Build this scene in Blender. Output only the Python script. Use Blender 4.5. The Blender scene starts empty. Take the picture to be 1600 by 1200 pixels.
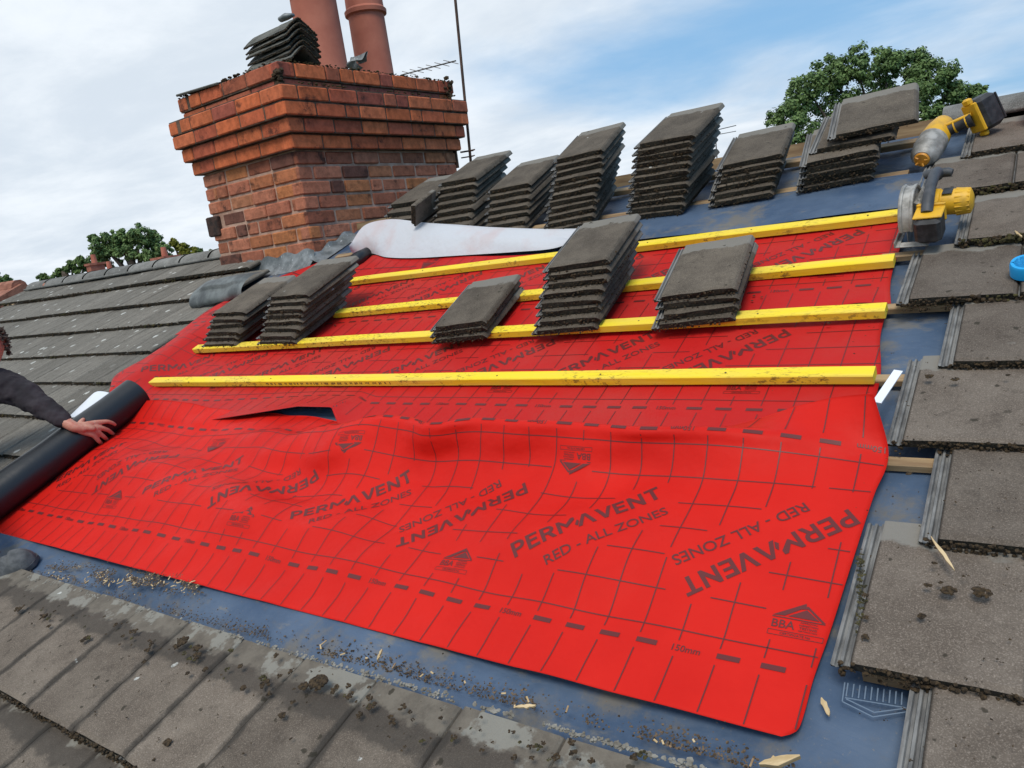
import bpy, bmesh, math, random
import numpy as np
from mathutils import Vector, Matrix, noise
sc = bpy.context.scene
# ------------------------------------------------------------------ camera, world, sun
TH = math.radians(22)                      # roof pitch
F = 1197.56                                # focal length in photo pixels
S_ = np.array([0.8126462, -0.0029197, -0.5827501])
T_ = np.array([0.4729843, -0.5808579, 0.6624878])
N_ = np.array([-0.3404292, -0.8139998, -0.4706510])
H = 1.33587                                # eye height above the roof plane
Y_ = math.cos(TH)*T_ - math.sin(TH)*N_
U_ = math.sin(TH)*T_ + math.cos(TH)*N_
def W(s, t, n=0.0): return Vector((s, t*math.cos(TH)-n*math.sin(TH), t*math.sin(TH)+n*math.cos(TH)))
CAM = W(0, 0, H)
cd = bpy.data.cameras.new('camera'); cam = bpy.data.objects.new('camera', cd); sc.collection.objects.link(cam)
cd.sensor_width = 36; cd.lens = F/1600*36; cd.clip_start = .05; cd.clip_end = 3000
M = Matrix(((S_[0], -S_[1], -S_[2], CAM.x), (Y_[0], -Y_[1], -Y_[2], CAM.y), (U_[0], -U_[1], -U_[2], CAM.z), (0, 0, 0, 1)))
cam.matrix_world = M; sc.camera = cam
sc.render.resolution_x = 1024; sc.render.resolution_y = 768
sc.view_settings.view_transform = 'Standard'; sc.view_settings.look = 'None'
sc.view_settings.exposure = 0.0; sc.view_settings.gamma = 1
SUN_EL, SUN_AZ = math.radians(56), math.radians(158)   # azimuth clockwise from +Y
w = bpy.data.worlds.new('World'); sc.world = w; w.use_nodes = True
nt = w.node_tree; nt.nodes.clear()
def wn(t, **k):
    n = nt.nodes.new(t)
    for a, b in k.items(): setattr(n, a, b)
    return n
out = wn('ShaderNodeOutputWorld'); bg = wn('ShaderNodeBackground'); bg.inputs[1].default_value = .105
sky = wn('ShaderNodeTexSky', sky_type='NISHITA', sun_disc=False, sun_elevation=SUN_EL, sun_rotation=SUN_AZ, air_density=1.0, dust_density=1.6)
tc = wn('ShaderNodeTexCoord'); sep = wn('ShaderNodeSeparateXYZ'); nt.links.new(tc.outputs['Generated'], sep.inputs[0])
def wmath(op, a, b=None, clamp=False):
    n = wn('ShaderNodeMath', operation=op, use_clamp=clamp)
    for i, v in enumerate((a, b)):
        if v is None: continue
        if isinstance(v, (int, float)): n.inputs[i].default_value = v
        else: nt.links.new(v, n.inputs[i])
    return n.outputs[0]
zz = wmath('ADD', wmath('MAXIMUM', sep.outputs[2], 0.0), .16)
cx = wmath('DIVIDE', sep.outputs[0], zz); cy = wmath('DIVIDE', sep.outputs[1], zz)
comb = wn('ShaderNodeCombineXYZ'); nt.links.new(wmath('MULTIPLY', cx, .75), comb.inputs[0]); nt.links.new(cy, comb.inputs[1]); comb.inputs[2].default_value = 9.9
def wnoise(scale, detail, rough, vec, dist=0):
    n = wn('ShaderNodeTexNoise'); n.inputs['Scale'].default_value = scale; n.inputs['Detail'].default_value = detail
    n.inputs['Roughness'].default_value = rough; n.inputs['Distortion'].default_value = dist; nt.links.new(vec, n.inputs['Vector']); return n.outputs[0]
def wramp(f, a, b, va=0., vb=1.):
    n = wn('ShaderNodeMapRange', interpolation_type='SMOOTHSTEP'); nt.links.new(f, n.inputs[0])
    for i, v in enumerate((a, b, va, vb)): n.inputs[i+1].default_value = v
    return n.outputs[0]
n1 = wnoise(.62, 8, .55, comb.outputs[0], .35); n2 = wnoise(1.7, 7, .6, comb.outputs[0], .2)
# clear patch over the ridge to the right (direction of azimuth ~ -20deg), overcast elsewhere
bl = wmath('ADD', wmath('MULTIPLY', sep.outputs[0], -.36), wmath('MULTIPLY', sep.outputs[2], .06))
cover = wramp(wmath('ADD', n1, bl), .40, .66)
shade = wramp(n2, .35, .68)
shade2 = wramp(wmath('ADD', wmath('MULTIPLY', sep.outputs[0], .5), n1), -.1, .5)
ccol = wn('ShaderNodeMix', data_type='RGBA'); nt.links.new(shade, ccol.inputs[0])
ccol.inputs[6].default_value = (6.7, 7.5, 8.4, 1); ccol.inputs[7].default_value = (8.6, 9.2, 9.8, 1)
blue = wn('ShaderNodeMix', data_type='RGBA'); blue.inputs[0].default_value = .72
nt.links.new(sky.outputs[0], blue.inputs[6]); blue.inputs[7].default_value = (2.6, 5.3, 8.6, 1)
mx = wn('ShaderNodeMix', data_type='RGBA'); nt.links.new(cover, mx.inputs[0]); nt.links.new(blue.outputs[2], mx.inputs[6]); nt.links.new(ccol.outputs[2], mx.inputs[7])
nt.links.new(mx.outputs[2], bg.inputs[0]); nt.links.new(bg.outputs[0], out.inputs[0])
sl = bpy.data.lights.new('sun', 'SUN'); sl.energy = 2.5; sl.angle = math.radians(24); sl.color = (1, .92, .80)
so = bpy.data.objects.new('sun', sl); sc.collection.objects.link(so)
sd = Vector((math.sin(SUN_AZ)*math.cos(SUN_EL), math.cos(SUN_AZ)*math.cos(SUN_EL), math.sin(SUN_EL)))
so.rotation_euler = sd.to_track_quat('Z', 'Y').to_euler()
# ------------------------------------------------------------------ helpers
RX = Matrix.Rotation(TH, 4, 'X')
WR = Matrix.Rotation(TH, 4, 'X')           # roof frame -> world (origin common)
def raydir(px, py):
    d = np.array([px-800, py-600, F]); return Vector((float(d@S_), float(d@Y_), float(d@U_)))
def P(px, py, n=0.0):                      # photo pixel -> (s,t) on the roof-parallel plane at height n
    d = np.array([px-800, py-600, F]); k = -(H-n)/(d@N_); p = d*k; return float(p@S_), float(p@T_)
def PR(px, py, n=0.0): s, t = P(px, py, n); return Vector((s, t, n))
def onX(px, py, X): d = raydir(px, py); return CAM + d*((X-CAM.x)/d.x)
def onYp(px, py, Y): d = raydir(px, py); return CAM + d*((Y-CAM.y)/d.y)
def link(o): sc.collection.objects.link(o); return o
WM = {}
def wm(o): return WM[o.name]
def thing(name, label, cat, mat=None, group=None, kind=None):
    o = link(bpy.data.objects.new(name, None)); o.empty_display_size = .1
    m = mat if mat is not None else Matrix.Identity(4); o.matrix_world = m; WM[o.name] = m.copy()
    o['label'] = label; o['category'] = cat
    if group: o['group'] = group
    if kind: o['kind'] = kind
    return o
def tag(o, label, cat, group=None, kind=None):
    o['label'] = label; o['category'] = cat
    if group: o['group'] = group
    if kind: o['kind'] = kind
    return o
def fr(s, t, n=0, yaw=0, pitch=0, roll=0):  # a frame standing on the roof
    return Matrix.Translation(W(s, t, n)) @ RX @ Matrix.Rotation(yaw, 4, 'Z') @ Matrix.Rotation(pitch, 4, 'X') @ Matrix.Rotation(roll, 4, 'Y')
class MB:
    def __init__(s): s.v = []; s.f = []; s.m = []; s.uv = []; s.t = []
    def add(s, vs, fs, mi=0, uv=None, tint=(1, 0, 0)):
        b = len(s.v); s.v += [tuple(v) for v in vs]
        s.uv += uv if uv else [(0, 0)]*len(vs)
        s.t += [tint]*len(vs) if isinstance(tint, tuple) else tint
        for i, f in enumerate(fs):
            s.f.append([b+k for k in f]); s.m.append(mi if isinstance(mi, int) else mi[i])
        return b
    def box(s, a, b, mi=0, tint=(1, 0, 0), M=None, ch=0):
        x0, y0, z0 = a; x1, y1, z1 = b
        if ch:
            c = min(ch, abs(x1-x0)/3, abs(y1-y0)/3, abs(z1-z0)/3); vs = []
            for z, i in ((z0, c), (z0+c, 0), (z1-c, 0), (z1, c)):
                vs += [(x0+i+c*(i == 0)*0, y0+i+c, z), (x0+i+c, y0+i, z), (x1-i-c, y0+i, z), (x1-i, y0+i+c, z), (x1-i, y1-i-c, z), (x1-i-c, y1-i, z), (x0+i+c, y1-i, z), (x0+i, y1-i-c, z)]
            fs = [list(range(7, -1, -1)), list(range(24, 32))]
            for r in range(3):
                for k in range(8): fs.append([r*8+k, r*8+(k+1) % 8, (r+1)*8+(k+1) % 8, (r+1)*8+k])
        else:
            vs = [(x0, y0, z0), (x1, y0, z0), (x1, y1, z0), (x0, y1, z0), (x0, y0, z1), (x1, y0, z1), (x1, y1, z1), (x0, y1, z1)]
            fs = [(3, 2, 1, 0), (4, 5, 6, 7), (0, 1, 5, 4), (1, 2, 6, 5), (2, 3, 7, 6), (3, 0, 4, 7)]
        if M is not None: vs = [M @ Vector(v) for v in vs]
        s.add(vs, fs, mi, None, tint)
    def prism(s, poly, z0, z1, mi=0, M=None, tint=(1, 0, 0)):
        n = len(poly); vs = [(x, y, z0) for x, y in poly]+[(x, y, z1) for x, y in poly]
        fs = [list(range(n-1, -1, -1)), list(range(n, 2*n))]+[[i, (i+1) % n, n+(i+1) % n, n+i] for i in range(n)]
        if M is not None: vs = [M @ Vector(v) for v in vs]
        s.add(vs, fs, mi, None, tint)
    def tube(s, pts, rads, seg=10, mi=0, cap=True, tint=(1, 0, 0), sx=1, M=None):
        pts = [Vector(p) for p in pts]; vs = []; n = len(pts)
        if isinstance(rads, (int, float)): rads = [rads]*n
        up = None
        for i, p in enumerate(pts):
            d = (pts[min(i+1, n-1)]-pts[max(i-1, 0)]).normalized()
            if up is None:
                up = Vector((0, 0, 1)) if abs(d.z) < .9 else Vector((1, 0, 0))
            a = d.cross(up).normalized(); up = a.cross(d).normalized()
            for k in range(seg):
                q = 2*math.pi*k/seg; vs.append(p+a*math.cos(q)*rads[i]*sx+up*math.sin(q)*rads[i])
        fs = [[i*seg+k, i*seg+(k+1) % seg, (i+1)*seg+(k+1) % seg, (i+1)*seg+k] for i in range(n-1) for k in range(seg)]
        if cap: fs += [list(range(seg-1, -1, -1)), [(n-1)*seg+k for k in range(seg)]]
        if M is not None: vs = [M @ v for v in vs]
        s.add(vs, fs, mi, None, tint)
    def grid(s, fn, nu, nv, mi=0, tint=(1, 0, 0), uv=True):
        vs = []; uvs = []
        for j in range(nv+1):
            for i in range(nu+1):
                vs.append(fn(i/nu, j/nv)); uvs.append((i/nu, j/nv))
        q = nu+1
        s.add(vs, [(j*q+i, j*q+i+1, (j+1)*q+i+1, (j+1)*q+i) for j in range(nv) for i in range(nu)], mi, uvs, tint)
    def mesh(s, name, mats, M=None, smooth=False):
        me = bpy.data.meshes.new(name)
        vs = s.v if M is None else [tuple(M @ Vector(v)) for v in s.v]
        me.from_pydata(vs, [], s.f)
        for m in (mats if isinstance(mats, (list, tuple)) else [mats]): me.materials.append(m)
        me.polygons.foreach_set('material_index', s.m)
        li = np.zeros(len(me.loops), dtype=np.int32); me.loops.foreach_get('vertex_index', li)
        if any(u != (0, 0) for u in s.uv[:50]) or any(u != (0, 0) for u in s.uv[-50:]):
            ul = me.uv_layers.new(name='UVMap'); ul.data.foreach_set('uv', np.array(s.uv, dtype=np.float32)[li].ravel())
        ca = me.color_attributes.new('tint', 'FLOAT_COLOR', 'POINT')
        t = np.ones((len(s.v), 4), dtype=np.float32); t[:, :3] = np.array(s.t, dtype=np.float32); ca.data.foreach_set('color', t.ravel())
        if smooth: me.polygons.foreach_set('use_smooth', [True]*len(me.polygons))
        me.update(); return me
    def build(s, name, mats, parent=None, frame=None, smooth=False, sharp=None):
        """verts given in `frame` (Matrix to world); the parent's frame if None"""
        pm = wm(parent) if parent is not None else Matrix.Identity(4)
        if parent is None and frame is not None:
            me = s.mesh(name, mats, None, smooth); o = link(bpy.data.objects.new(name, me)); o.matrix_world = frame; WM[o.name] = frame.copy()
        else:
            L = pm.inverted() @ frame if frame is not None else None
            me = s.mesh(name, mats, L, smooth); o = link(bpy.data.objects.new(name, me)); o.parent = parent; WM[o.name] = pm.copy()
        if sharp: 
            me.set_sharp_from_angle(angle=math.radians(sharp))
        return o
# ---- material helper
def mat(name, col=(.5, .5, .5), rough=.8, metal=0, spec=.5, coat=0):
    m = bpy.data.materials.new(name); m.use_nodes = True; b = m.node_tree.nodes['Principled BSDF']
    b.inputs['Base Color'].default_value = (*col, 1); b.inputs['Roughness'].default_value = rough; b.inputs['Metallic'].default_value = metal
    b.inputs['Specular IOR Level'].default_value = spec; b.inputs['Coat Weight'].default_value = coat
    return m
class NB:
    def __init__(s, m): s.nt = m.node_tree; s.b = s.nt.nodes['Principled BSDF']
    def n(s, t, ins=None, **k):
        x = s.nt.nodes.new(t)
        for a, b in k.items(): setattr(x, a, b)
        for i, v in (ins or {}).items():
            if isinstance(v, bpy.types.NodeSocket): s.nt.links.new(v, x.inputs[i])
            else: x.inputs[i].default_value = v
        return x
    def co(s, kind='Object', rnd=False):
        c = s.n('ShaderNodeTexCoord').outputs[kind]
        if rnd:
            r = s.n('ShaderNodeObjectInfo').outputs['Random']
            c = s.n('ShaderNodeVectorMath', {0: c, 1: s.n('ShaderNodeCombineXYZ', {0: s.m('MULTIPLY', r, 37.), 1: s.m('MULTIPLY', r, 91.)}).outputs[0]}, operation='ADD').outputs[0]
        return c
    def m(s, op, a, b=0.0, clamp=False): return s.n('ShaderNodeMath', {0: a, 1: b}, operation=op, use_clamp=clamp).outputs[0]
    def noise(s, vec, scale, det=4, rough=.55, dist=0): return s.n('ShaderNodeTexNoise', {'Vector': vec, 'Scale': scale, 'Detail': det, 'Roughness': rough, 'Distortion': dist}).outputs[0]
    def vor(s, vec, scale, feat='F1'): return s.n('ShaderNodeTexVoronoi', {'Vector': vec, 'Scale': scale}, feature=feat)
    def ramp(s, f, a, b, va=0., vb=1.): return s.n('ShaderNodeMapRange', {0: f, 1: a, 2: b, 3: va, 4: vb}, interpolation_type='SMOOTHSTEP').outputs[0]
    def mix(s, f, a, b, mode='MIX'):
        x = s.n('ShaderNodeMix', {0: f}, data_type='RGBA', blend_type=mode)
        for i, v in ((6, a), (7, b)):
            if isinstance(v, bpy.types.NodeSocket): s.nt.links.new(v, x.inputs[i])
            else: x.inputs[i].default_value = (*v, 1) if len(v) == 3 else v
        return x.outputs[2]
    def scalev(s, v, k): return s.n('ShaderNodeMapping', {0: v, 3: k}).outputs[0]
    def attr(s, name='tint'): return s.n('ShaderNodeAttribute', attribute_name=name)
    def set(s, k, v): s.nt.links.new(v, s.b.inputs[k])
    def bump(s, h, st=.4, d=.01): s.nt.links.new(s.n('ShaderNodeBump', {'Strength': st, 'Distance': d, 'Height': h}).outputs[0], s.b.inputs['Normal'])
def noisy(name, c0, c1, scale=20, rough=.8, bump=.2, bd=.004, det=5, metal=0, lo=.35, hi=.65, rnd=True, bs=None, stretch=None, spec=.5):
    m = mat(name, c0, rough, metal, spec); b = NB(m); v = b.co('Object', rnd)
    if stretch: v = b.scalev(v, stretch)
    f = b.noise(v, scale, det, .6); b.set('Base Color', b.mix(b.ramp(f, lo, hi), c0, c1))
    if bump: b.bump(b.noise(v, bs or scale*3, det, .6), bump, bd)
    return m
# ---- concrete tile materials (head: pale unweathered strip under the lap, edge: dark moss on the nose)
def tile_mat(name, c0, c1, head=0.0, stain=0.0, white=.5, streak=False, moss=.5, wsc=13, wr=.09):
    m = mat(name, c0, .93, 0, .25); b = NB(m); v = b.co('Object', True)
    at = b.attr(); sepc = b.n('ShaderNodeSeparateColor', {0: at.outputs['Color']})
    v = b.n('ShaderNodeVectorMath', {0: v, 1: b.n('ShaderNodeCombineXYZ', {2: b.m('MULTIPLY', sepc.outputs[2], 7.3)}).outputs[0]}, operation='ADD').outputs[0]
    vs = b.scalev(v, (6, .7, 1)) if streak else v
    big = b.noise(vs, 7 if not streak else 5, 5, .6); c = b.mix(b.ramp(big, *((.3, .7) if not streak else (.15, .95))), c0, c1)
    fine = b.noise(v, 330, 3, .7); c = b.mix(b.ramp(fine, .47, .72, 0, .55), c, tuple(min(1, x*2.1+.03) for x in c1))
    fine2 = b.noise(v, 190, 3, .7); c = b.mix(b.ramp(fine2, .55, .75, 0, .6), c, tuple(x*.35 for x in c0))
    mott = b.noise(v, 24, 6, .7); c = b.mix(b.ramp(mott, .52, .74, 0, .5), c, tuple(x*.45 for x in c0)); c = b.mix(b.ramp(mott, .46, .26, 0, .35), c, tuple(x*1.5 for x in c1))
    c = b.mix(1., c, b.n('ShaderNodeCombineColor', {0: sepc.outputs[0], 1: sepc.outputs[0], 2: sepc.outputs[0]}).outputs[0], 'MULTIPLY')
    uv = b.n('ShaderNodeSeparateXYZ', {0: b.co('UV')}); wob = b.m('MULTIPLY', b.m('SUBTRACT', b.noise(v, 14, 4, .6), .5), .28)
    vy = b.m('ADD', uv.outputs[1], wob)
    if head and not name.startswith('loose') or streak:
        ex0 = b.m('MINIMUM', uv.outputs[0], b.m('SUBTRACT', 1., uv.outputs[0])); c = b.mix(b.ramp(ex0, .008, .03, .85, 0), c, (.014, .013, .011))
    if head: c = b.mix(b.ramp(vy, .80, .845, 0, head), c, (.21, .20, .178))
    if stain:   # exposed upper course: dark wash band under the old lap line, pale cement on the heads
        ex = b.m('MINIMUM', uv.outputs[0], b.m('SUBTRACT', 1., uv.outputs[0]))
        c = b.mix(b.ramp(b.m('ADD', b.m('MULTIPLY', ex, 1.0), b.m('MULTIPLY', wob, .6)), .02, .085, .75, 0), c, (.034, .031, .027)); c = b.mix(b.ramp(ex, .006, .02, .9, 0), c, (.012, .011, .009))  # stained margins; the narrow darkest line paints groove shade into the joints
        lo_ = b.ramp(vy, .62, .685); c = b.mix(b.m('MULTIPLY', lo_, .68), c, (.042, .037, .032))
        up = b.m('MULTIPLY', b.ramp(vy, .80, .85), sepc.outputs[1]); c = b.mix(b.m('MULTIPLY', up, b.ramp(b.noise(v, 22, 5, .65), .35, .65, .45, .95)), c, (.165, .145, .118))
        pat = b.ramp(b.noise(v, 9, 5, .6), .535, .59)
        c = b.mix(b.m('MULTIPLY', b.m('MULTIPLY', up, pat), .85), c, (.235, .228, .20))
    pv = b.n('ShaderNodeVectorMath', {0: v, 1: b.n('ShaderNodeVectorMath', {0: b.n('ShaderNodeTexNoise', {'Vector': v, 'Scale': 60.}).outputs[1], 1: (.022, .022, .022)}, operation='MULTIPLY').outputs[0]}, operation='ADD').outputs[0]
    vo = b.vor(pv, wsc); spot = b.ramp(vo.outputs[0], wr, wr*1.4, 1, 0); sel = b.ramp(b.n('ShaderNodeSeparateColor', {0: vo.outputs[1]}).outputs[0], 1-white*.42, 1-white*.42+.02); sel = b.m('MULTIPLY', sel, b.ramp(b.noise(v, 3.5, 3, .6), .42, .55, .15, 1))
    c = b.mix(b.m('MULTIPLY', b.m('MULTIPLY', spot, sel), .85), c, (.52, .53, .50))
    mo = b.vor(pv, 27); ms = b.ramp(mo.outputs[0], .15, .22, 1, 0); sel2 = b.ramp(b.n('ShaderNodeSeparateColor', {0: mo.outputs[1]}).outputs[1], 1-moss*.35, 1-moss*.35+.03)
    c = b.mix(b.m('MULTIPLY', b.m('MULTIPLY', ms, sel2), .8), c, (.03, .026, .018))
    b.set('Base Color', c); b.bump(b.m('ADD', fine, b.m('MULTIPLY', b.noise(v, 60, 4, .6), .8)), .55, .0035)
    return m
M_TILE = tile_mat('loose_tile_concrete', (.066, .054, .042), (.120, .100, .078), head=.75, white=.28)
M_ROOFR = tile_mat('right_roof_concrete', (.095, .076, .061), (.142, .118, .097), head=.9, white=.35, moss=.5)
M_ROOFL = tile_mat('left_roof_concrete', (.080, .074, .063), (.19, .178, .155), white=1.25, streak=True, moss=.2, wsc=10, wr=.16)
M_ROOFB = tile_mat('lower_roof_concrete', (.108, .087, .069), (.158, .131, .105), stain=1, white=.5, moss=.6)
M_EDGE = noisy('mossy_tile_edge', (.010, .009, .006), (.050, .042, .026), 90, .98, .9, .008, lo=.35, hi=.7)
M_MOSS = noisy('dry_moss', (.016, .010, .005), (.075, .048, .022), 140, 1, .8, .005)
M_MOSSG = noisy('green_moss', (.022, .019, .006), (.080, .068, .020), 120, 1, .8, .005)
M_LOCK = noisy('interlock_concrete', (.10, .10, .10), (.21, .21, .205), 40, .85, .3, .002, stretch=(1, .12, 1))
def rnd(a, b): return random.uniform(a, b)
# ------------------------------------------------------------------ setting: ground
M_GRASS = noisy('grass', (.03, .05, .012), (.07, .10, .03), .4, .95, .3, .05, rnd=False)
mb = MB(); mb.add([(-1500, -1500, -6.2), (1500, -1500, -6.2), (1500, 1500, -6.2), (-1500, 1500, -6.2)], [(0, 1, 2, 3)])
g = mb.build('ground', M_GRASS, None, Matrix.Identity(4)); tag(g, 'green grass ground of the gardens far below the roof', 'ground', kind='structure')
# ------------------------------------------------------------------ house
GZ = -6.2
house = thing('terraced_house', 'brick terraced house whose concrete tiled roof is being stripped and relined', 'house', Matrix.Translation(W(0, -1.4, 0)) @ Matrix.Translation((0, 0, 0)))
RIDGE = 3.87; TF = 0.62
M_BRK = mat('wall_brick'); b = NB(M_BRK)
bt = b.n('ShaderNodeTexBrick', {'Vector': b.scalev(b.co('Object'), (1, 1, 1)), 'Color1': (.25, .09, .05, 1), 'Color2': (.33, .12, .07, 1), 'Mortar': (.3, .26, .22, 1), 'Scale': 4.4, 'Mortar Size': .012}); b.set('Base Color', bt.outputs[0])
I4 = Matrix.Identity(4)
ez = W(0, -1.4, 0); rz = W(0, RIDGE, 0)
mb = MB()      # walls with window openings suggested by inset frames
x0, x1 = -9.3, 6.0; y0 = ez.y+.35; y1 = 2*rz.y-ez.y-.35; zt = ez.z-.12
mb.box((x0, y0, GZ), (x1, y1, zt)); 
mb.prism([(y0, 0), (y1, 0), (rz.y, rz.z-zt-.42)], 0, x1-x0, M=Matrix.Translation((x0, 0, zt+.002)) @ Matrix(((0, 0, 1, 0), (1, 0, 0, 0), (0, 1, 0, 0), (0, 0, 0, 1))))
mb.build('wall', M_BRK, house, I4)
# membranes of the old roof: blue sarking felt
M_FELT = mat('blue_sarking_felt', (.05, .09, .17), .45, 0, .35); b = NB(M_FELT); v = b.co('Object')
c = b.mix(b.ramp(b.noise(v, 3, 5, .6), .3, .7), (.034, .066, .125), (.078, .118, .185))
dirt = b.noise(v, 5.5, 8, .70); c = b.mix(b.ramp(dirt, .50, .68, 0, .8), c, (.155, .14, .115)); c = b.mix(b.ramp(b.noise(b.scalev(v, (1, 2.5, 1)), 2.6, 6, .7), .56, .66, 0, .7), c, (.17, .16, .14))
c = b.mix(b.ramp(b.noise(v, 160, 3, .6), .62, .75, 0, .4), c, (.20, .18, .15))
b.set('Base Color', c); b.set('Roughness', b.ramp(dirt, .45, .65, .5, .92)); b.bump(b.m('ADD', b.noise(b.scalev(v, (1, 2.2, 1)), 5, 4, .55, 1.2), b.m('MULTIPLY', b.noise(v, 60, 4, .6), .10)), .22, .03)
def felt_h(s, t):
    base = -.012+.012*noise.noise(Vector((s*1.3, t*2.5, 0)))
    k = 1-min(1, max(0, (abs(t-.72)-.12)/.12))        # slack fold showing along the bottom
    return base+k*.016*math.sin(s*3.1+t*9)
mb = MB(); mb.grid(lambda a, c_: (lambda s, t: (s, t, min(0.004, felt_h(s, t))))(-5.1+a*6.5, .2+c_*(RIDGE-.22)), 330, 180)
mb.build('underlay', M_FELT, house, WR, smooth=True).__setitem__('label', 'old blue sarking felt, dusty along its lower edge')
# second lap of felt lying over the first, with the printed mark
mb = MB()
def lap(a, c_):
    s = -1.9+a*1.6; t = 2.955+c_*.32; return (s, t, .034+.02*math.sin(c_*math.pi)*(.4+.6*noise.noise(Vector((s*2, 0, 4)))**2)+.004*math.sin(s*7))
mb.grid(lap, 60, 14); mb.build('underlay_lap', M_FELT, house, WR, smooth=True)
mb = MB(); mb.grid(lambda a, c_: (-.62+a*.64, .52+.20*a*a*0+c_*(.115-.05*a), .007+.003*math.sin(a*9)), 30, 6); mb.build('underlay_lap', M_FELT, house, WR, smooth=True)
# old pale battens still nailed on
M_WOOD = noisy('old_pine', (.22, .14, .075), (.38, .27, .15), 30, .8, .3, .003, stretch=(.1, 1, 1))
def batten_mesh(mb, sa, sb, t, n0=.004, wd=.045, hh=.026, skew=0, seed=0):
    k = max(2, int((sb-sa)/.12)); vs = []
    for i in range(k+1):
        a = i/k; s = sa+(sb-sa)*a; dy = skew*a+.003*noise.noise(Vector((s*2, seed, 0))); dz = .003*noise.noise(Vector((s*2, seed, 5)))
        for (y, z) in ((0, 0), (0, hh-.003), (.003, hh), (wd-.003, hh), (wd, hh-.003), (wd, 0)): vs.append((s, t+dy+y, n0+dz+z))
    fs = [[i*6+j, (i+1)*6+j, (i+1)*6+(j+1) % 6, i*6+(j+1) % 6] for i in range(k) for j in range(6)]+[[0, 1, 2, 3, 4, 5], [k*6+j for j in (5, 4, 3, 2, 1, 0)]]
    mb.add(vs, fs)
for (sa, sb, t) in ((-3.9, -.50, 3.285), (-3.0, -.50, 3.64), (-.44, -.2, 1.865), (-.47, -.16, 2.235), (-.50, -.30, 2.58), (-.36, -.22, 1.52), (-.30, -.12, .93)):
    mb = MB(); batten_mesh(mb, sa, sb, t, .006 if t > 1.9 else -.002, .045 if t > 3 else .032, .026 if t > 3 else .020); mb.build('batten', M_WOOD, house, WR)
# ------------------------------------------------------------------ tile geometry
def tile_geo(mb, w=.33, l=.40, th=.026, M=None, seed=0, tint=(1, 0, 0), stations=(0, .012, .1, .2, .3, .345, .40), rough=.0016, ragged=.004, lock=True, uvv=(0, 1)):
    lk = .034
    xs = [(0, .010), (.004, .012), (.007, .0125), (.009, .006), (.014, .006), (.016, .0125), (.021, .0125), (.023, .006), (.028, .006), (.030, .0125), (lk, .0125)] if lock else [(.004, th*.4), (.012, th*.8), (.02, th-.001)]
    xs = xs+[(lk+.002, th-.001), (lk+.006, th)]+[(lk+.006+(w-lk-.022)*k/4, th) for k in (1, 2, 3)]+[(w-.016, th), (w-.008, th-.006), (w-.002, th-.017), (w, .004)]
    nx = len(xs); vs = []; uv = []; L = stations[-1]
    for j, y in enumerate(stations):
        yy = y*l/L
        for (x, z) in xs:
            e = noise.noise(Vector((x*40+seed*7.1, y*30, seed)))*rough
            y2 = yy
            if j == 0: y2 = yy+ragged*(noise.noise(Vector((x*55, seed*3.3, 1)))) 
            z2 = z+(e if z > .011 else 0)-(0.004 if j == 0 else 0)*(z > .011)
            if yy > l*.86 and z > .02: z2 -= .003
            vs.append((x, y2, z2)); uv.append((max(0, (x-lk)/(w-lk)), uvv[0]+(uvv[1]-uvv[0])*yy/l))
    nt_ = len(vs)
    for j, y in enumerate(stations):
        for (x, z) in xs: vs.append((x, y*l/L+(.003 if j == 0 else 0), 0 if x < w-.001 else .002)); uv.append((max(0, (x-lk)/(w-lk)), uvv[0]+(uvv[1]-uvv[0])*y/L))
    fs = []; mi = []; ns = len(stations)
    for j in range(ns-1):
        for i in range(nx-1):
            a = j*nx+i; fs.append([a, a+1, a+nx+1, a+nx]); mi.append(2 if (lock and xs[i+1][0] <= lk+.0001) else 0)
            fs.append([nt_+a+nx, nt_+a+nx+1, nt_+a+1, nt_+a]); mi.append(0)
        fs.append([j*nx, (j+1)*nx, nt_+(j+1)*nx, nt_+j*nx]); mi.append(1)
        a = j*nx+nx-1; fs.append([a, nt_+a, nt_+a+nx, a+nx]); mi.append(1)
    for i in range(nx-1):
        fs.append([nt_+i, nt_+i+1, i+1, i]); mi.append(1)
        a = (ns-1)*nx+i; fs.append([a, a+1, nt_+a+1, nt_+a]); mi.append(0)
    if M is not None: vs = [M @ Vector(p) for p in vs]
    mb.add(vs, fs, mi, uv, tint)
ICO = None
def ico():
    global ICO
    if ICO is None:
        bm = bmesh.new(); bmesh.ops.create_icosphere(bm, subdivisions=1, radius=1); ICO = ([v.co.copy() for v in bm.verts], [[v.index for v in f.verts] for f in bm.faces]); bm.free()
    return ICO
def lump(mb, p, r, flat=.7, mi=0, ax=None):
    V_, F_ = ico(); q = rnd(0, 100)
    sx, sy = rnd(.7, 1.5), rnd(.7, 1.3)
    mb.add([(p[0]+v.x*r*sx*(1+.5*noise.noise(v*1.7+Vector((q, 0, 0)))), p[1]+v.y*r*sy*(1+.5*noise.noise(v*1.7+Vector((0, q, 0)))), p[2]+v.z*r*flat*(1+.5*noise.noise(v*1.9+Vector((0, 0, q))))) for v in V_], F_, mi)
def lump2(mb, p, r, flat=.7, mi=0, k=9):      # a moss cushion: cluster of small lumps
    for _ in range(k):
        a = rnd(0, 6.28); d = r*math.sqrt(rnd(0, 1)); lump(mb, (p[0]+d*math.cos(a), p[1]+d*math.sin(a)*.8, p[2]+rnd(0, .5)*r*flat), r*rnd(.25, .5), flat, mi)
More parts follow.
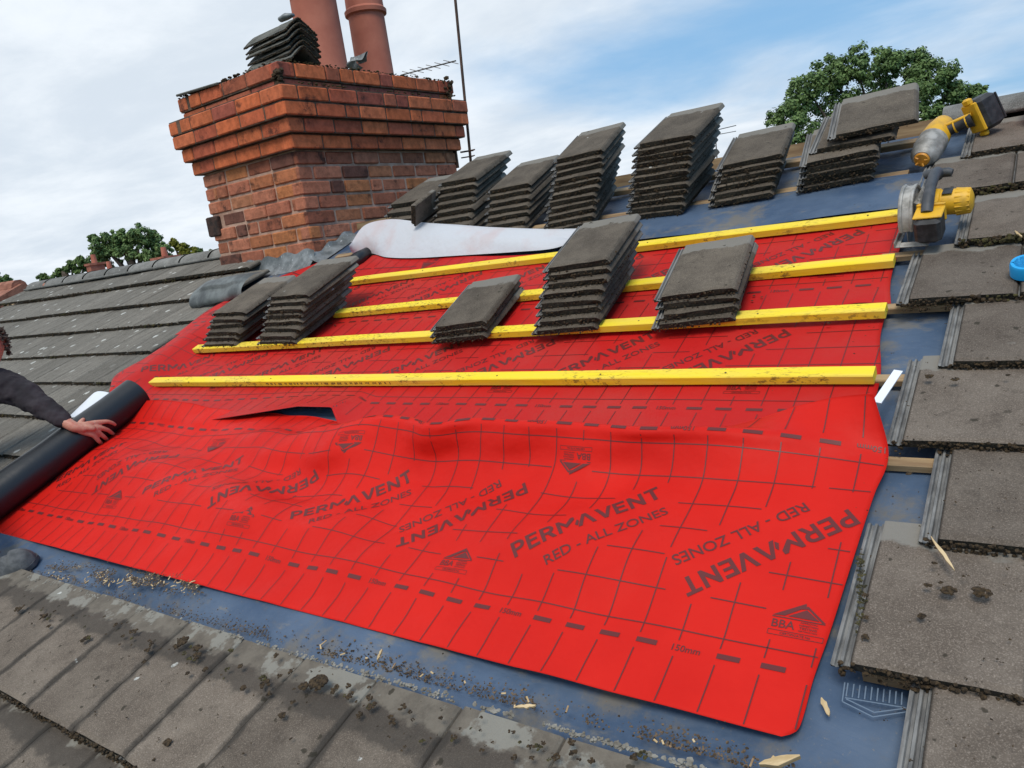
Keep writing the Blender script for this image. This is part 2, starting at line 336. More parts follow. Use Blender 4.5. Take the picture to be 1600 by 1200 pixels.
# ---- laid tile fields
def field(name, label, mats, courses, cover, mossn, seed, n_front=.045, n_head=.014, L=.40, lowmoss=1.0, th=.026):
    random.seed(seed); mb = MB(); ms = MB(); tilt = -math.asin((n_front-n_head)/L)
    for ci, (t0, sa, sb, hd) in enumerate(courses):
        s = sa; k = 0
        while s < sb:
            wd = cover+.034
            sag = .010*noise.noise(Vector((s*.7, t0, 3)))
            Mx = Matrix.Translation((s-.034, t0+rnd(-.003, .003), n_front+sag+rnd(-.001, .0015))) @ Matrix.Rotation(tilt+rnd(-.004, .004), 4, 'X') @ Matrix.Rotation(rnd(-.004, .004), 4, 'Z')
            tile_geo(mb, wd, L, th, Mx, seed=seed+ci*31+k, tint=(rnd(.84, 1.14), float(hd), rnd(0, 1)))
            s += cover; k += 1
        ln = min(s, sb+.3)-sa
        for _ in range(int(ln*mossn)):
            x = sa+rnd(-.02, ln); big = noise.noise(Vector((x*3, t0*5, seed)))
            r = rnd(.002, .0055)*(1+1.3*max(0, big)); u = rnd(0, 1)
            lump(ms, (x, t0-.003+rnd(-.9, .6)*r, n_front+rnd(-.004, th*.8)+(.004 if u > .85 else 0)), r, .8, 1 if big > .25 and rnd(0, 1) > .4 else 0)
            if u < .25: lump(ms, (x, t0-rnd(0, .012), n_front-.012+rnd(-.008, .006)), r*1.2, .8)
    o = mb.build(name, [mats, M_EDGE, M_LOCK], house, WR); o['label'] = label
    m = ms.build('moss', [M_MOSS, M_MOSSG], o, WR); m['kind'] = 'stuff'
    return o
RF = []
for i, (t0, sa) in enumerate(((.597, -.182), (.915, -.348+.034), (1.243, -.239+.034), (1.556, -.341+.034), (1.878, -.262+.034), (2.214, -.405+.034), (2.575, -.28+.034), (2.975, -.444+.034), (3.325, -.319+.034))):
    RF.append((t0, sa, 2.3, 1))
field('roof_tiles', 'grey brown concrete tiles still laid to the right of the red membrane', M_ROOFR, RF, .277, 420, 5)
# the single tiles whose heads stay bare beside the stripped strip have pale heads (built in through uv)
LF = [(3.245, -8.9, -4.75-.25, 0), (2.83, -8.9, -4.55-.25, 0), (2.485, -8.9, -4.36-.25, 0), (2.14, -8.9, -4.44-.25, 0), (1.815, -8.9, -4.30-.25, 0), (1.48, -8.6, -4.13-.25, 0), (1.165, -8.6, -4.18-.25, 0), (.85, -8.6, -4.30-.25, 0), (.53, -8.6, -4.30-.25, 0)]
LFt = []
for i, (t0, sa, sb, hd) in enumerate(LF):
    k = math.ceil((sb+.25-sa)/.272); LFt.append((t0, sb+.25-k*.272, sb, hd))
field('roof_tiles', 'weathered blue grey tiles streaked with white lichen left of the chimney', M_ROOFL, LFt, .272, 120, 9, n_front=.05, n_head=.016, L=.42)
random.seed(4)
s_j = P(43, 1099, .07)[0]
field('roof_tiles', 'lower courses of brown grey tiles with mossy bare heads below the felt', M_ROOFB,
      [(.252, s_j-.2585*12, 2.4, 1), (-.075, s_j-.2585*12-.13, 2.4, 1), (-.40, s_j-.2585*12, 2.4, 1), (-.72, s_j-.2585*12-.13, 2.4, 1)], .2585, 420, 14, n_front=.045, n_head=.012, L=.385)
random.seed(44); mb = MB()
for _ in range(900):
    px_ = rnd(0, 1250); g_ = noise.noise(Vector((px_*.02, 1, 8)))
    if g_ < -.18: continue
    q = PR(px_, 898+(px_-32)*.2845+random.gauss(0, 2.2), .034); q.z = rnd(.026, .036); lump(mb, q, rnd(.0018, .0048)*(1+max(0, g_)), .4)
me_ = mb.build('mortar_crumbs', noisy('pale_mortar_crumbs', (.12, .11, .09), (.26, .25, .22), 30, .95, .7, .006), house, WR); me_['kind'] = 'stuff'
# ---- ridge tiles (left of the chimney and far right), back slope, gutter
M_RIDGE = tile_mat('ridge_concrete', (.10, .10, .095), (.19, .19, .18), white=.9, moss=.5)
RL = W(0, 3.66, 0)
def ridge_run(sa, sb, zoff=.02, step=.42, rz=rz):
    s = sa; k = 0
    while s < sb-.1:
        mb = MB(); r = .115
        def fn(a, c_, s=s, k=k):
            q = math.pi*(c_*.86+.07); rr = r*(1+.06*(a > .97))+.004*noise.noise(Vector((a*5+k, c_*4, 2)))
            return Vector((s+a*(step-.012), rz.y+math.cos(q)*rr*1.1, rz.z+zoff+math.sin(q)*rr*.8-.03))
        mb.grid(fn, 6, 12, tint=(rnd(.8, 1.2), 0, rnd(0, 1))); mb.tube([(s, rz.y-.135, rz.z-.012+zoff), (s+step, rz.y-.135, rz.z-.012+zoff)], .012, 6)
        o = mb.build('ridge_tile', M_RIDGE, house, I4, smooth=True)
        s += step; k += 1
random.seed(3); ridge_run(-9.0, -5.3, .035, rz=RL); ridge_run(-.42, 2.6)
mb = MB(); mb.box((-5.25, rz.y-.03, rz.z-.06), (-.4, rz.y+.02, rz.z+.035)); mb.build('ridge_board', M_WOOD, house, I4)
mb = MB(); back = Matrix.Translation((0, 2*rz.y, 0)) @ Matrix.Scale(-1, 4, (0, 1, 0)) @ RX
mb.add([(-5.1, -1.4, .03), (6, -1.4, .03), (6, RIDGE, .03), (-5.1, RIDGE, .03)], [(3, 2, 1, 0)]); mb.build('rear_roof_slope', M_ROOFL, house, back)
mb = MB(); mb.add([(-9.3, -1.4, .03), (-5.1, -1.4, .03), (-5.1, 3.66, .03), (-9.3, 3.66, .03)], [(3, 2, 1, 0)]); mb.build('rear_roof_slope', M_ROOFL, house, Matrix.Translation((0, 2*RL.y, 0)) @ Matrix.Scale(-1, 4, (0, 1, 0)) @ RX)
mb = MB(); mb.add([(1.2, -1.4, -.02), (6, -1.4, -.02), (6, RIDGE, -.02), (1.2, RIDGE, -.02), (-9.3, -1.4, -.02), (-5.1, -1.4, -.02), (-5.1, 3.66, -.02), (-9.3, 3.66, -.02), (-5.1, -1.4, -.021), (1.2, -1.4, -.021), (1.2, .25, -.021), (-5.1, .25, -.021)], [(0, 1, 2, 3), (4, 5, 6, 7), (8, 9, 10, 11)]); mb.build('roof_deck', M_WOOD, house, WR)
# ------------------------------------------------------------------ chimney (part of the house)
def attr_brick(name, hi):
    m = mat(name, (.4, .12, .05), .9, 0, .25); b = NB(m); v = b.co('Object'); at = b.attr()
    c = b.mix(b.ramp(b.noise(v, 18, 5, .65), .3, .7, .72, 1.22), (0, 0, 0), at.outputs['Color']); 
    sc_ = b.n('ShaderNodeVectorMath', {0: at.outputs['Color'], 'Scale': b.ramp(b.noise(v, 18, 5, .65), .3, .7, .86, 1.42)}, operation='SCALE').outputs[0]
    c = b.mix(b.ramp(b.noise(v, 7, 6, .7), .54, .68, 0, .8), sc_, (.035, .02, .018))
    c = b.mix(b.ramp(b.noise(v, 75, 4, .7), .60, .75, 0, .5), c, (.42, .26, .19))
    if hi: c = b.mix(b.ramp(b.noise(v, 120, 3, .7), .6, .8, 0, .4), c, (.05, .03, .02))
    b.set('Base Color', c); b.bump(b.noise(v, 55 if not hi else 90, 6, .7), .9 if not hi else .4, .010 if not hi else .005); return m
M_BR1 = attr_brick('old_shaft_brick', False); M_BR2 = attr_brick('engineering_red_brick', True)
M_MORT = noisy('lime_mortar', (.36, .21, .15), (.50, .33, .25), 12, .95, .8, .008, bs=80)
M_MORTD = noisy('dark_mortar', (.05, .035, .025), (.15, .09, .06), 12, .95, .7, .006, bs=90)
chim = MB(); random.seed(21)
CX0, CX1, CY0, CY1 = -5.255, -4.180, 3.107, 4.83
def course(mb, x0, x1, y0, y1, z0, z1, off, mi, pal, bl=.268, joint=.012, jit=.006, dark=0):
    def run(fn, L, o):
        u = -o*bl; 
        while u < L-.01:
            a = max(0, u); e = min(L, u+bl*(1 if rnd(0, 1) > .18 else .5))
            if e-a > .03:
                c = random.choice(pal); k = rnd(.86, 1.10)
                fn(a+joint/2*(a > 0), e-joint/2*(e < L), rnd(-jit, jit), (c[0]*k, c[1]*k, c[2]*k))
            u = e if u >= 0 else u+bl
    D = .10
    zz0, zz1 = z0+joint/2, z1-joint/2
    run(lambda a, e, j, c: mb.box((x0+a, y0+j, zz0), (x0+e, y0+D, zz1), mi, c, None, .007), x1-x0, off)
    run(lambda a, e, j, c: mb.box((x1-D, y0+a+.001, zz0), (x1+j, y0+e, zz1), mi, c, None, .007), y1-y0, 1-off)
    run(lambda a, e, j, c: mb.box((x0+j, y0+a+.001, zz0), (x0+D, y0+e, zz1), mi, c, None, .007), y1-y0, off)
    run(lambda a, e, j, c: mb.box((x0+a, y1-D, zz0), (x0+e, y1+j, zz1), mi, c, None, .007), x1-x0, off)
palS = [(.36, .130, .075), (.38, .145, .085), (.34, .12, .072), (.36, .135, .08), (.31, .11, .062), (.36, .15, .08), (.28, .095, .055), (.40, .15, .06), (.38, .14, .06), (.34, .13, .065), (.36, .13, .06), (.13, .055, .04)]
palT = [(.45, .115, .045), (.47, .125, .05), (.41, .10, .045), (.45, .125, .055), (.35, .085, .045)]
palR = [(.34, .10, .055), (.40, .11, .05), (.28, .075, .05), (.44, .12, .05), (.16, .05, .04)]
z = .90; k = 0; rows = []
while z < 1.94:
    course(chim, CX0, CX1, CY0, CY1, z, z+.1, .5 if k % 2 else 0.0, 0, palS, .265, .016, .009); z += .1; k += 1
ztop = z
chim.box((CX0+.012, CY0+.012, .6), (CX1-.012, CY1-.012, ztop+.02), 2)
zs = [ztop, 2.10, 2.20, 2.297, 2.397]
for i, p_ in enumerate((.042, .078, .110, .116)):
    course(chim, CX0-p_, CX1+p_, CY0-p_, CY1+p_, zs[i]+.001, zs[i+1], .5*(i % 2), 1, palT if i < 3 else palR+palT, .27, .009, .003)
    chim.box((CX0-p_+.006, CY0-p_+.006, zs[i]+.004), (CX1+p_-.006, CY1+p_-.006, zs[i+1]+.0005*(i+1)), 3)
course(chim, CX0-.03, CX1+.03, CY0-.03, CY1+.03, 2.399, 2.456, 0, 1, palR, .27, .008, .003)
chim.box((CX0-.022, CY0-.022, 2.39), (CX1+.022, CY1+.022, 2.458), 3)
course(chim, CX0-.045, CX1+.045, CY0-.045, CY1+.045, 2.459, 2.56, .5, 1, palR+palT, .27, .009, .004)
chim.box((CX0-.037, CY0-.037, 2.457), (CX1+.037, CY1+.037, 2.556), 3)
chimney = chim.build('chimney', [M_BR1, M_BR2, M_MORT, M_MORTD], house, I4)
chimney['label'] = 'red brick chimney stack with stepped corbelled top courses and two clay pots'
M_FLA = noisy('flaunching_mortar', (.07, .065, .045), (.20, .18, .13), 14, .97, .8, .01, bs=60)
mb = MB()
def fla(a, c_):
    x = CX0-.03+a*(CX1-CX0+.06); y = CY0-.03+c_*(CY1-CY0+.06); e = min(a, 1-a, c_*1.6, (1-c_)*1.6)
    return Vector((x, y, 2.556+.075*min(1, e/.33)+.012*noise.noise(Vector((x*9, y*9, 0)))))
mb.grid(fla, 40, 60); mb.build('flaunching', M_FLA, chimney, I4, smooth=True)
mm = MB(); random.seed(8)
for _ in range(300):
    u = rnd(0, 1)
    if u < .6: lump(mm, (CX1+.04+rnd(-.035, .012), rnd(CY0, CY1), 2.56+rnd(-.004, .012)), rnd(.004, .011), .6, random.choice((0, 1)))
    elif u < .85: lump(mm, (rnd(CX0-.04, CX1), CY0-.035+rnd(-.01, .03), 2.56+rnd(-.004, .012)), rnd(.006, .016), .6)
    else: lump(mm, (CX1+.15+rnd(-.02, .0), rnd(CY0, CY1), 2.398+rnd(0, .008)), rnd(.005, .013), .5, 1)
for _ in range(60): lump(mm, (CX1+.04+rnd(-.03, .03), CY0-.05+rnd(-.03, .02), 2.45+rnd(-.06, .05)), rnd(.008, .02), .9)
for _ in range(40): lump(mm, (CX1+.03+rnd(-.04, .04), CY1-.03+rnd(-.05, .06), 2.50+rnd(-.06, .08)), rnd(.008, .022), .9)
mo = mm.build('moss', [M_MOSS, M_MOSSG], chimney, I4); mo['kind'] = 'stuff'
M_POT = mat('terracotta', (.42, .12, .07), .75); b = NB(M_POT); v = b.co('Object')
c = b.mix(b.ramp(b.noise(v, 4, 5, .6), .3, .7), (.36, .105, .065), (.45, .15, .095)); c = b.mix(b.ramp(b.noise(b.scalev(v, (1, 1, .12)), 16, 4, .6), .70, .76, 0, .6), c, (.7, .5, .38)); b.set('Base Color', c); b.bump(b.noise(v, 60, 4, .6), .2, .004)
def pot(pa, pb, dpx, collar):
    X = -4.70; A = onX(*pa, X); r = dpx/2/F*(A-CAM).dot(Vector((S_[2], Y_[2], U_[2]))); mb = MB(); A.z = 2.57
    prof = [(0, 1.04), (.03, 1.04), (.05, 1.0), (collar-.01, .97), (collar, 1.12), (collar+.03, 1.14), (collar+.05, 1.02), (collar+.3, .97), (collar+.31, 1.1), (collar+.36, 1.1), (collar+.36, .85), (collar+.1, .8)]
    mb.tube([A+Vector((0, 0, z)) for z, _ in prof], [r*q for _, q in prof], 40, cap=False); o = mb.build('chimney_pot', M_POT, chimney, I4, smooth=True, sharp=40); return o
pot((503, 80), None, 72, .70); pot((584, 98), None, 57, .62)
# dark brick jutting from the left edge
mb = MB(); q0, q1 = onYp(334, 366, CY0), onYp(357, 340, CY0); mb.box((CX0-.045, CY0-.022, q0.z-.02), (CX0+.10, CY0+.05, q1.z+.03), ch=.008); o = mb.build('dark_brick', noisy('dark_brick', (.02, .012, .01), (.06, .03, .022), 30, .9, .8, .01), chimney, I4); o['label'] = 'dark brick jutting from the left edge of the stack'
# lead flashings on the chimney foot
M_LEAD = mat('lead', (.22, .24, .25), .55, .35); b = NB(M_LEAD); v = b.co('Object'); c = b.mix(b.ramp(b.noise(v, 9, 6, .65), .35, .7), (.10, .115, .12), (.27, .29, .30)); c = b.mix(b.ramp(b.noise(b.scalev(v, (4, 4, 1)), 14, 5, .65), .62, .7, 0, .8), c, (.6, .64, .66)); b.set('Base Color', c); b.bump(b.noise(v, 8, 4, .6), .6, .02)
M_LEADD = noisy('dark_lead', (.075, .085, .088), (.17, .19, .19), 9, .6, .7, .02, metal=.25, bs=7)
mb = MB(); mb.grid(lambda a, c_: Vector((CX0+.33+a*.78, CY0-.012-.09*(1-c_)**2-.01*abs(math.sin(a*14)), 1.19+.02*a+c_*(.13+.012*math.sin(a*23)))), 40, 8); mb.build('front_flashing', M_LEAD, chimney, I4, smooth=True)
mb = MB(); mb.grid(lambda a, c_: Vector((CX1+.014+.10*(1-c_)**1.5, CY0-.06+a*.42, 1.235+a*.155+c_*(.055+.012*math.sin(a*17)))), 20, 5); mb.build('side_flashing', M_LEAD, chimney, I4, smooth=True)
# ------------------------------------------------------------------ red membranes
M_RED = mat('red_membrane', (.62, .012, .006), .5, 0, .12); b = NB(M_RED); v = b.co('Object')
c = b.mix(b.ramp(b.noise(v, 2.2, 4, .6), .3, .7), (.53, .011, .007), (.60, .015, .009)); b.set('Base Color', c)
b.set('Roughness', b.ramp(b.noise(v, 6, 4, .6), .3, .7, .45, .62)); b.bump(b.m('ADD', b.noise(v, 9, 3, .6), b.m('MULTIPLY', b.noise(v, 900, 2, .5), .05)), .32, .02)
M_DUST = mat('red_membrane_dusty', (.55, .012, .008), .55, 0, .12); b = NB(M_DUST); v = b.co('Object')
c = b.mix(b.ramp(b.noise(v, 1.6, 5, .65), .40, .72, 0, .40), (.46, .013, .012), (.38, .060, .050)); c = b.mix(b.ramp(b.noise(v, 45, 4, .7), .68, .76, 0, .5), c, (.12, .03, .02)); b.set('Base Color', c); b.bump(b.noise(v, 8, 3, .6), .3, .02)
M_BLACKM = mat('black_membrane', (.012, .014, .017), .38, 0, .5); b = NB(M_BLACKM); b.bump(b.noise(b.co('Object'), 14, 4, .6), .12, .01)
M_INK = mat('dark_ink', (.105, .008, .008), .5)
def cr(xs, ys, x):
    x = min(max(x, min(xs[0], xs[-1])), max(xs[0], xs[-1]))
    if xs[0] > xs[-1]: xs = xs[::-1]; ys = ys[::-1]
    i = 0
    while i < len(xs)-2 and x > xs[i+1]: i += 1
    u = (x-xs[i])/(xs[i+1]-xs[i]); p1, p2 = ys[i], ys[i+1]
    m1 = (p2-ys[i-1])/(xs[i+1]-xs[i-1])*(xs[i+1]-xs[i]) if i > 0 else p2-p1
    m2 = (ys[i+2]-p1)/(xs[i+2]-xs[i])*(xs[i+1]-xs[i]) if i < len(xs)-2 else p2-p1
    return (2*u**3-3*u*u+1)*p1+(u**3-2*u*u+u)*m1+(-2*u**3+3*u*u)*p2+(u**3-u*u)*m2
VR = [0, .1, .2, .3, .4, .5, .6, .7, .8, .85, .9, 1.0]
SC = [-.33, -.763, -1.2, -1.645, -2.05, -2.5, -3.0, -3.5, -3.9]
NT = [[0, 0, 0, .005, .01, .015, .022, .028, .030, .038, .068, .145],
      [.004, .002, .003, .018, .032, .036, .036, .040, .088, .118, .092, .035],
      [0, .005, .012, .030, .036, .020, .010, .042, .112, .140, .108, .022],
      [0, .006, .022, .018, .008, .003, .006, .042, .118, .148, .112, .018],
      [0, .012, .036, .060, .038, .006, .022, .080, .122, .124, .095, .015],
      [0, .018, .042, .072, .080, .040, .010, .046, .058, .040, .025, .004],
      [0, .010, .020, .044, .062, .078, .050, .016, .016, .010, .012, .006],
      [0, .005, .010, .020, .038, .050, .050, .030, .012, .014, .034, .062],
      [.002, .002, .002, .002, .004, .006, .006, .004, .004, .006, .02, .05]]
T0 = .775; G = .09
SS = np.linspace(-4.0, -.25, 200); VV = np.linspace(0, 1, 121); TT = np.zeros((200, 121)); NN = np.zeros((200, 121))
for i, s in enumerate(SS):
    col = [cr(SC, [NT[c_][r] for c_ in range(len(SC))], float(s)) for r in range(len(VR))]
    nn = np.array([cr(VR, col, float(v)) for v in VV])
    env = np.clip((s+3.8)/.5, 0, 1)*np.clip((-.5-s)/.5, 0, 1)
    nn = nn+env*.010*np.sin(s*8.5+VV*9+1.5*np.sin(s*3))*np.sin(np.pi*VV)+.0035*env*np.sin(s*19-VV*21)
    nn = np.maximum(nn, .0015)+.003
    dn = np.diff(nn); dt = np.sqrt(np.maximum(1e-6, (.9/120)**2-dn**2)); TT[i] = T0+np.concatenate([[0], np.cumsum(dt)]); NN[i] = nn
def bil(A, s, v):
    x = (s-SS[0])/(SS[-1]-SS[0])*199; y = v*120; x = min(max(x, 0), 198.999); y = min(max(y, 0), 119.999); i, j = int(x), int(y); a, c_ = x-i, y-j
    return float(A[i, j]*(1-a)*(1-c_)+A[i+1, j]*a*(1-c_)+A[i, j+1]*(1-a)*c_+A[i+1, j+1]*a*c_)
EV = [0, .015, .04, .15, .3, .5, .7, .8, .87, 1.0]; ES = [-.412, -.392, -.385, -.383, -.372, -.360, -.346, -.334, -.338, -.372]
def F1(s, v): return Vector((s, bil(TT, s, v), bil(NN, s, v)))
def gapm(s): return max(0, min(1, (s+3.35)/.75))*max(0, min(1, (-2.27-s)/.12))
L2t = [1.55, 1.62, 1.72, 1.85, 2.03, 2.35, 2.6]; L2s = [-4.0, -4.08, -4.22, -4.36, -4.30, -4.30, -4.40]
def sm(a, b_, x): u = max(0, min(1, (x-a)/(b_-a))); return u*u*(3-2*u)
def F2(s, v):
    g_ = gapm(s); t = 1.60+.9*v+.10*g_*max(0, 1-(v+.06)*2.5)
    n = .010+.004*noise.noise(Vector((s*2.2, t*3, 1)))+.034*g_*max(0, 1-v*6)+.085*sm(-3.98, -4.2, s)
    n = max(n, .006); n += .012*math.exp(-((s+1.85)/.12)**2)*max(0, 1-v*5)
    return Vector((s, t, n))
def F3(s, v):
    t = 2.27+.9*v
    n = .020+.004*noise.noise(Vector((s*2.2, t*3, 7)))+.075*sm(-3.98, -4.2, s)*(v < 2)
    n += .016*math.exp(-((s+.52)/.07)**2)*max(0, 1-abs(v-.02)*9)
    if s > -.50: n -= 0
    return Vector((s, t, n))
def sheet(name, Fn, sR, sL, v0, v1, nu, nv, mt, root, th=.0016, under=None):
    mb = MB(); q = nu+1
    for lay in (0, 1):
        vs = []
        for j in range(nv+1):
            v = v0+(v1-v0)*j/nv
            for i in range(nu+1):
                a = i/nu; s = sR(v)+(sL(v)-sR(v))*a; p = Fn(s, v); vs.append((p.x, p.y, p.z-th*lay))
        fs = [(j*q+i, (j+1)*q+i, (j+1)*q+i+1, j*q+i+1) for j in range(nv) for i in range(nu)]
        if lay: fs = [f[::-1] for f in fs]
        mb.add(vs, fs, lay)
    K = q*(nv+1)
    edge = [(j*q, (j+1)*q) for j in range(nv)]+[(j*q+nu, (j+1)*q+nu) for j in range(nv)]+[(i, i+1) for i in range(nu)]+[(nv*q+i, nv*q+i+1) for i in range(nu)]
    mb.f += [[a, b_, b_+K, a+K] for a, b_ in edge]; mb.m += [1]*len(edge)
    return mb.build(name, [mt, under or M_BLACKM], root, WR, smooth=True)
# ---- printing: text outlines cut fine and wrapped onto the sheet
_tc = {}
def text_geo(body, bold=.012, cut=.02, width=1.0):
    key = (body, width)
    if key in _tc: return _tc[key]
    cu = bpy.data.curves.new('t', 'FONT'); cu.body = body; cu.size = 1; cu.offset = bold; cu.align_x = 'CENTER'; cu.resolution_u = 3
    o = bpy.data.objects.new('t', cu); sc.collection.objects.link(o); bpy.context.view_layer.update()
    me = bpy.data.meshes.new_from_object(o.evaluated_get(bpy.context.evaluated_depsgraph_get())); bpy.data.objects.remove(o)
    bm = bmesh.new(); bm.from_mesh(me); xs = [v_.co.x for v_ in bm.verts]; w_ = max(xs)-min(xs); xm = (max(xs)+min(xs))/2; k = width/w_
    ys = [v_.co.y for v_ in bm.verts]; ym = (max(ys)+min(ys))/2
    for v_ in bm.verts: v_.co.x = (v_.co.x-xm)*k; v_.co.y = (v_.co.y-ym)*k; v_.co.z = 0
    hgt = (max(ys)-min(ys))*k
    def cuts(ax, lim):
        c_ = -lim+cut/2
        while c_ < lim:
            bmesh.ops.bisect_plane(bm, geom=bm.verts[:]+bm.edges[:]+bm.faces[:], plane_co=(c_ if ax == 0 else 0, c_ if ax else 0, 0), plane_no=(1-ax, ax, 0)); c_ += cut
    cuts(0, width/2); 
    if hgt > cut: cuts(1, hgt/2)
    bmesh.ops.triangulate(bm, faces=bm.faces[:]); bm.verts.index_update()
    r = ([(v_.co.x, v_.co.y) for v_ in bm.verts], [[v_.index for v_ in f.verts] for f in bm.faces], hgt); bm.free(); _tc[key] = r; return r
def wordmark_geo():
    if 'wm' in _tc: return _tc['wm']
    x = 0; V_, F_ = [], []
    def poly(pts):
        bm = bmesh.new(); bm.faces.new([bm.verts.new((px_, py_, 0)) for px_, py_ in pts]); bmesh.ops.triangulate(bm, faces=bm.faces[:], ngon_method='EAR_CLIP')
        for ax in (0, 1):
            for q in range(1, 18): bmesh.ops.bisect_plane(bm, geom=bm.verts[:]+bm.edges[:]+bm.faces[:], plane_co=(q*.14*(1-ax), q*.14*ax, 0), plane_no=(1-ax, ax, 0))
        bmesh.ops.triangulate(bm, faces=bm.faces[:]); bm.verts.index_update(); r = [(v_.co.x, v_.co.y) for v_ in bm.verts], [[v_.index for v_ in f.verts] for f in bm.faces]; bm.free(); return r
    q_ = .145
    E_ = [[(0, 0), (0, .7), (.46, .7), (.46, .57), (q_, .57), (q_, .42), (.42, .42), (.42, .30), (q_, .30), (q_, .13), (.47, .13), (.47, 0)]]
    arc = lambda cx, cy, r_, a0, a1: [(cx+r_*math.cos(q), cy+r_*math.sin(q)) for q in np.linspace(a0, a1, 9)]
    bowl = [(q_, .7)]+arc(.30, .475, .225, math.pi/2, -math.pi/2)+[(q_, .25), (q_, .37)]+arc(.28, .475, .10, -math.pi/2, math.pi/2)+[(q_, .575)]
    leg = [(0, 0), (0, .7), (q_, .7), (q_, 0)]
    G_ = [(.54, [leg, bowl]), (.50, E_), (.58, [leg, bowl, [(.24, .26), (.39, .29), (.56, 0), (.40, 0)]]),
          (.70, [[(0, 0), (0, .7), (.13, .7), (.35, .40), (.57, .7), (.70, .7), (.70, .52), (.37, .19), (.33, .19), (.14, .47), (.14, 0)]]),
          (.66, [[(-.03, 0), (.25, .7), (.40, .7), (.68, 0), (.52, 0), (.325, .52), (.13, 0)], [(-.12, .20), (.01, .46), (.07, .34), (-.03, .08)]]),
          (.62, [[(0, .7), (.155, .7), (.33, .22), (.50, .7), (.65, .7), (.40, 0), (.25, 0)]]), (.50, E_), (.62, [[(0, 0), (0, .7), (.13, .7), (.45, .27), (.45, .7), (.59, .7), (.59, 0), (.47, 0), (.14, .43), (.14, 0)]]), (.54, [[(0, .7), (.54, .7), (.54, .57), (.343, .57), (.343, 0), (.197, 0), (.197, .57), (0, .57)]])]
    for w_, ps in G_:
        for p_ in ps:
            v, f = poly(p_); b0 = len(V_); V_ += [(q[0]+x, q[1]) for q in v]; F_ += [[b0+k for k in g_] for g_ in f]
        x += w_+.07
    x -= .07; k = .415/x; _tc['wm'] = ([((q[0]-x/2)*k, (q[1]-.35)*k) for q in V_], F_, .7*k); return _tc['wm']
OFF = .0011
class Print:
    def __init__(s, Fn, t0, inside): s.Fn = Fn; s.t0 = t0; s.inside = inside; s.mb = MB(); s.ex = []
    def pt(s, x, y): p = s.Fn(x, (y-s.t0)/.9); return (p.x, p.y, p.z+OFF)
    def put(s, vs, fs, cx, cy, ang, dx=0, dy=0, sx=1, sy=1):
        ca, sa = math.cos(ang), math.sin(ang); P2 = []
        for x, y in vs: X = (x*sx+dx); Y = (y*sy+dy); P2.append((cx+X*ca-Y*sa, cy+X*sa+Y*ca))
        f2 = [f for f in fs if all(s.inside(P2[k][0], (P2[k][1]-s.t0)/.9) for k in f)]
        used = sorted({k for f in f2 for k in f}); mp = {k: i for i, k in enumerate(used)}
        if f2: s.mb.add([s.pt(*P2[k]) for k in used], [[mp[k] for k in f] for f in f2])
    def excl(s, cx, cy, ang, hw, hh): s.ex.append((cx, cy, math.cos(ang), math.sin(ang), hw, hh))
    def blocked(s, x, y):
        for cx, cy, ca, sa, hw, hh in s.ex:
            X, Y = x-cx, y-cy
            if abs(X*ca+Y*sa) < hw and abs(-X*sa+Y*ca) < hh: return True
        return False
    def strip(s, x0, y0, x1, y1, w_, step=.015):
        L = math.hypot(x1-x0, y1-y0); k = max(1, int(L/step)); ux, uy = (x1-x0)/L, (y1-y0)/L; nx_, ny_ = -uy*w_/2, ux*w_/2
        for i in range(k):
            a, e = i/k, (i+1)/k; p = (x0+(x1-x0)*a, y0+(y1-y0)*a); q = (x0+(x1-x0)*e, y0+(y1-y0)*e)
            if s.blocked(*p) or s.blocked(*q): continue
            if not (s.inside(p[0], (p[1]-s.t0)/.9) and s.inside(q[0], (q[1]-s.t0)/.9)): continue
            s.mb.add([s.pt(p[0]+nx_, p[1]+ny_), s.pt(p[0]-nx_, p[1]-ny_), s.pt(q[0]-nx_, q[1]-ny_), s.pt(q[0]+nx_, q[1]+ny_)], [(0, 1, 2, 3)])
    def wordmark(s, cx, cy, ang):
        v, f, h_ = wordmark_geo(); s.put(v, f, cx, cy, ang, 0, .012)
        v, f, h_ = text_geo('RED - ALL ZONES', .010, .02, .335); s.put(v, f, cx, cy, ang, .03, -.066)
        s.excl(cx, cy-.0, ang, .235, .055); s.excl(cx+.055*math.sin(ang), cy-.055*math.cos(ang), ang, .20, .05)
    def bba(s, cx, cy, ang):
        tri = lambda pts: ([p for p in pts], [list(range(len(pts)))])
        for pts in ([(-.052, .004), (.008, .043), (.010, .034), (-.028, .006)], [(-.004, .026), (.013, .037), (.052, .004), (.046, .003), (.014, .030)], [(-.022, .006), (.012, .028), (.040, .006)],
                    [(-.052, .0), (.052, .0), (.052, .0025), (-.052, .0025)]):
            v, f = tri(pts); s.put(v, f, cx, cy, ang)
        v, f, h_ = text_geo('BBA', .012, .02, .046); s.put(v, f, cx, cy, ang, -.027, -.014)
        for i, wd in enumerate(('APPROVAL', 'INSPECTION', 'TESTING', 'CERTIFICATION')):
            v, f, h_ = text_geo(wd, .02, .05, .034+.003*(i % 2)); s.put(v, f, cx, cy, ang, .022, -.0035-i*.0066, 1, .8)
        for (x0, y0, x1, y1) in ((-.054, -.030, .054, -.030), (-.054, -.041, .054, -.041), (-.054, -.041, -.054, -.030), (.054, -.041, .054, -.030)):
            ca, sa = math.cos(ang), math.sin(ang); s.strip(cx+x0*ca-y0*sa, cy+x0*sa+y0*ca, cx+x1*ca-y1*sa, cy+x1*sa+y1*ca, .0013)
        v, f, h_ = text_geo('CERTIFICATE No', .02, .05, .06); s.put(v, f, cx, cy, ang, 0, -.0355, 1, .9)
        s.excl(cx, cy, ang, .06, .052)
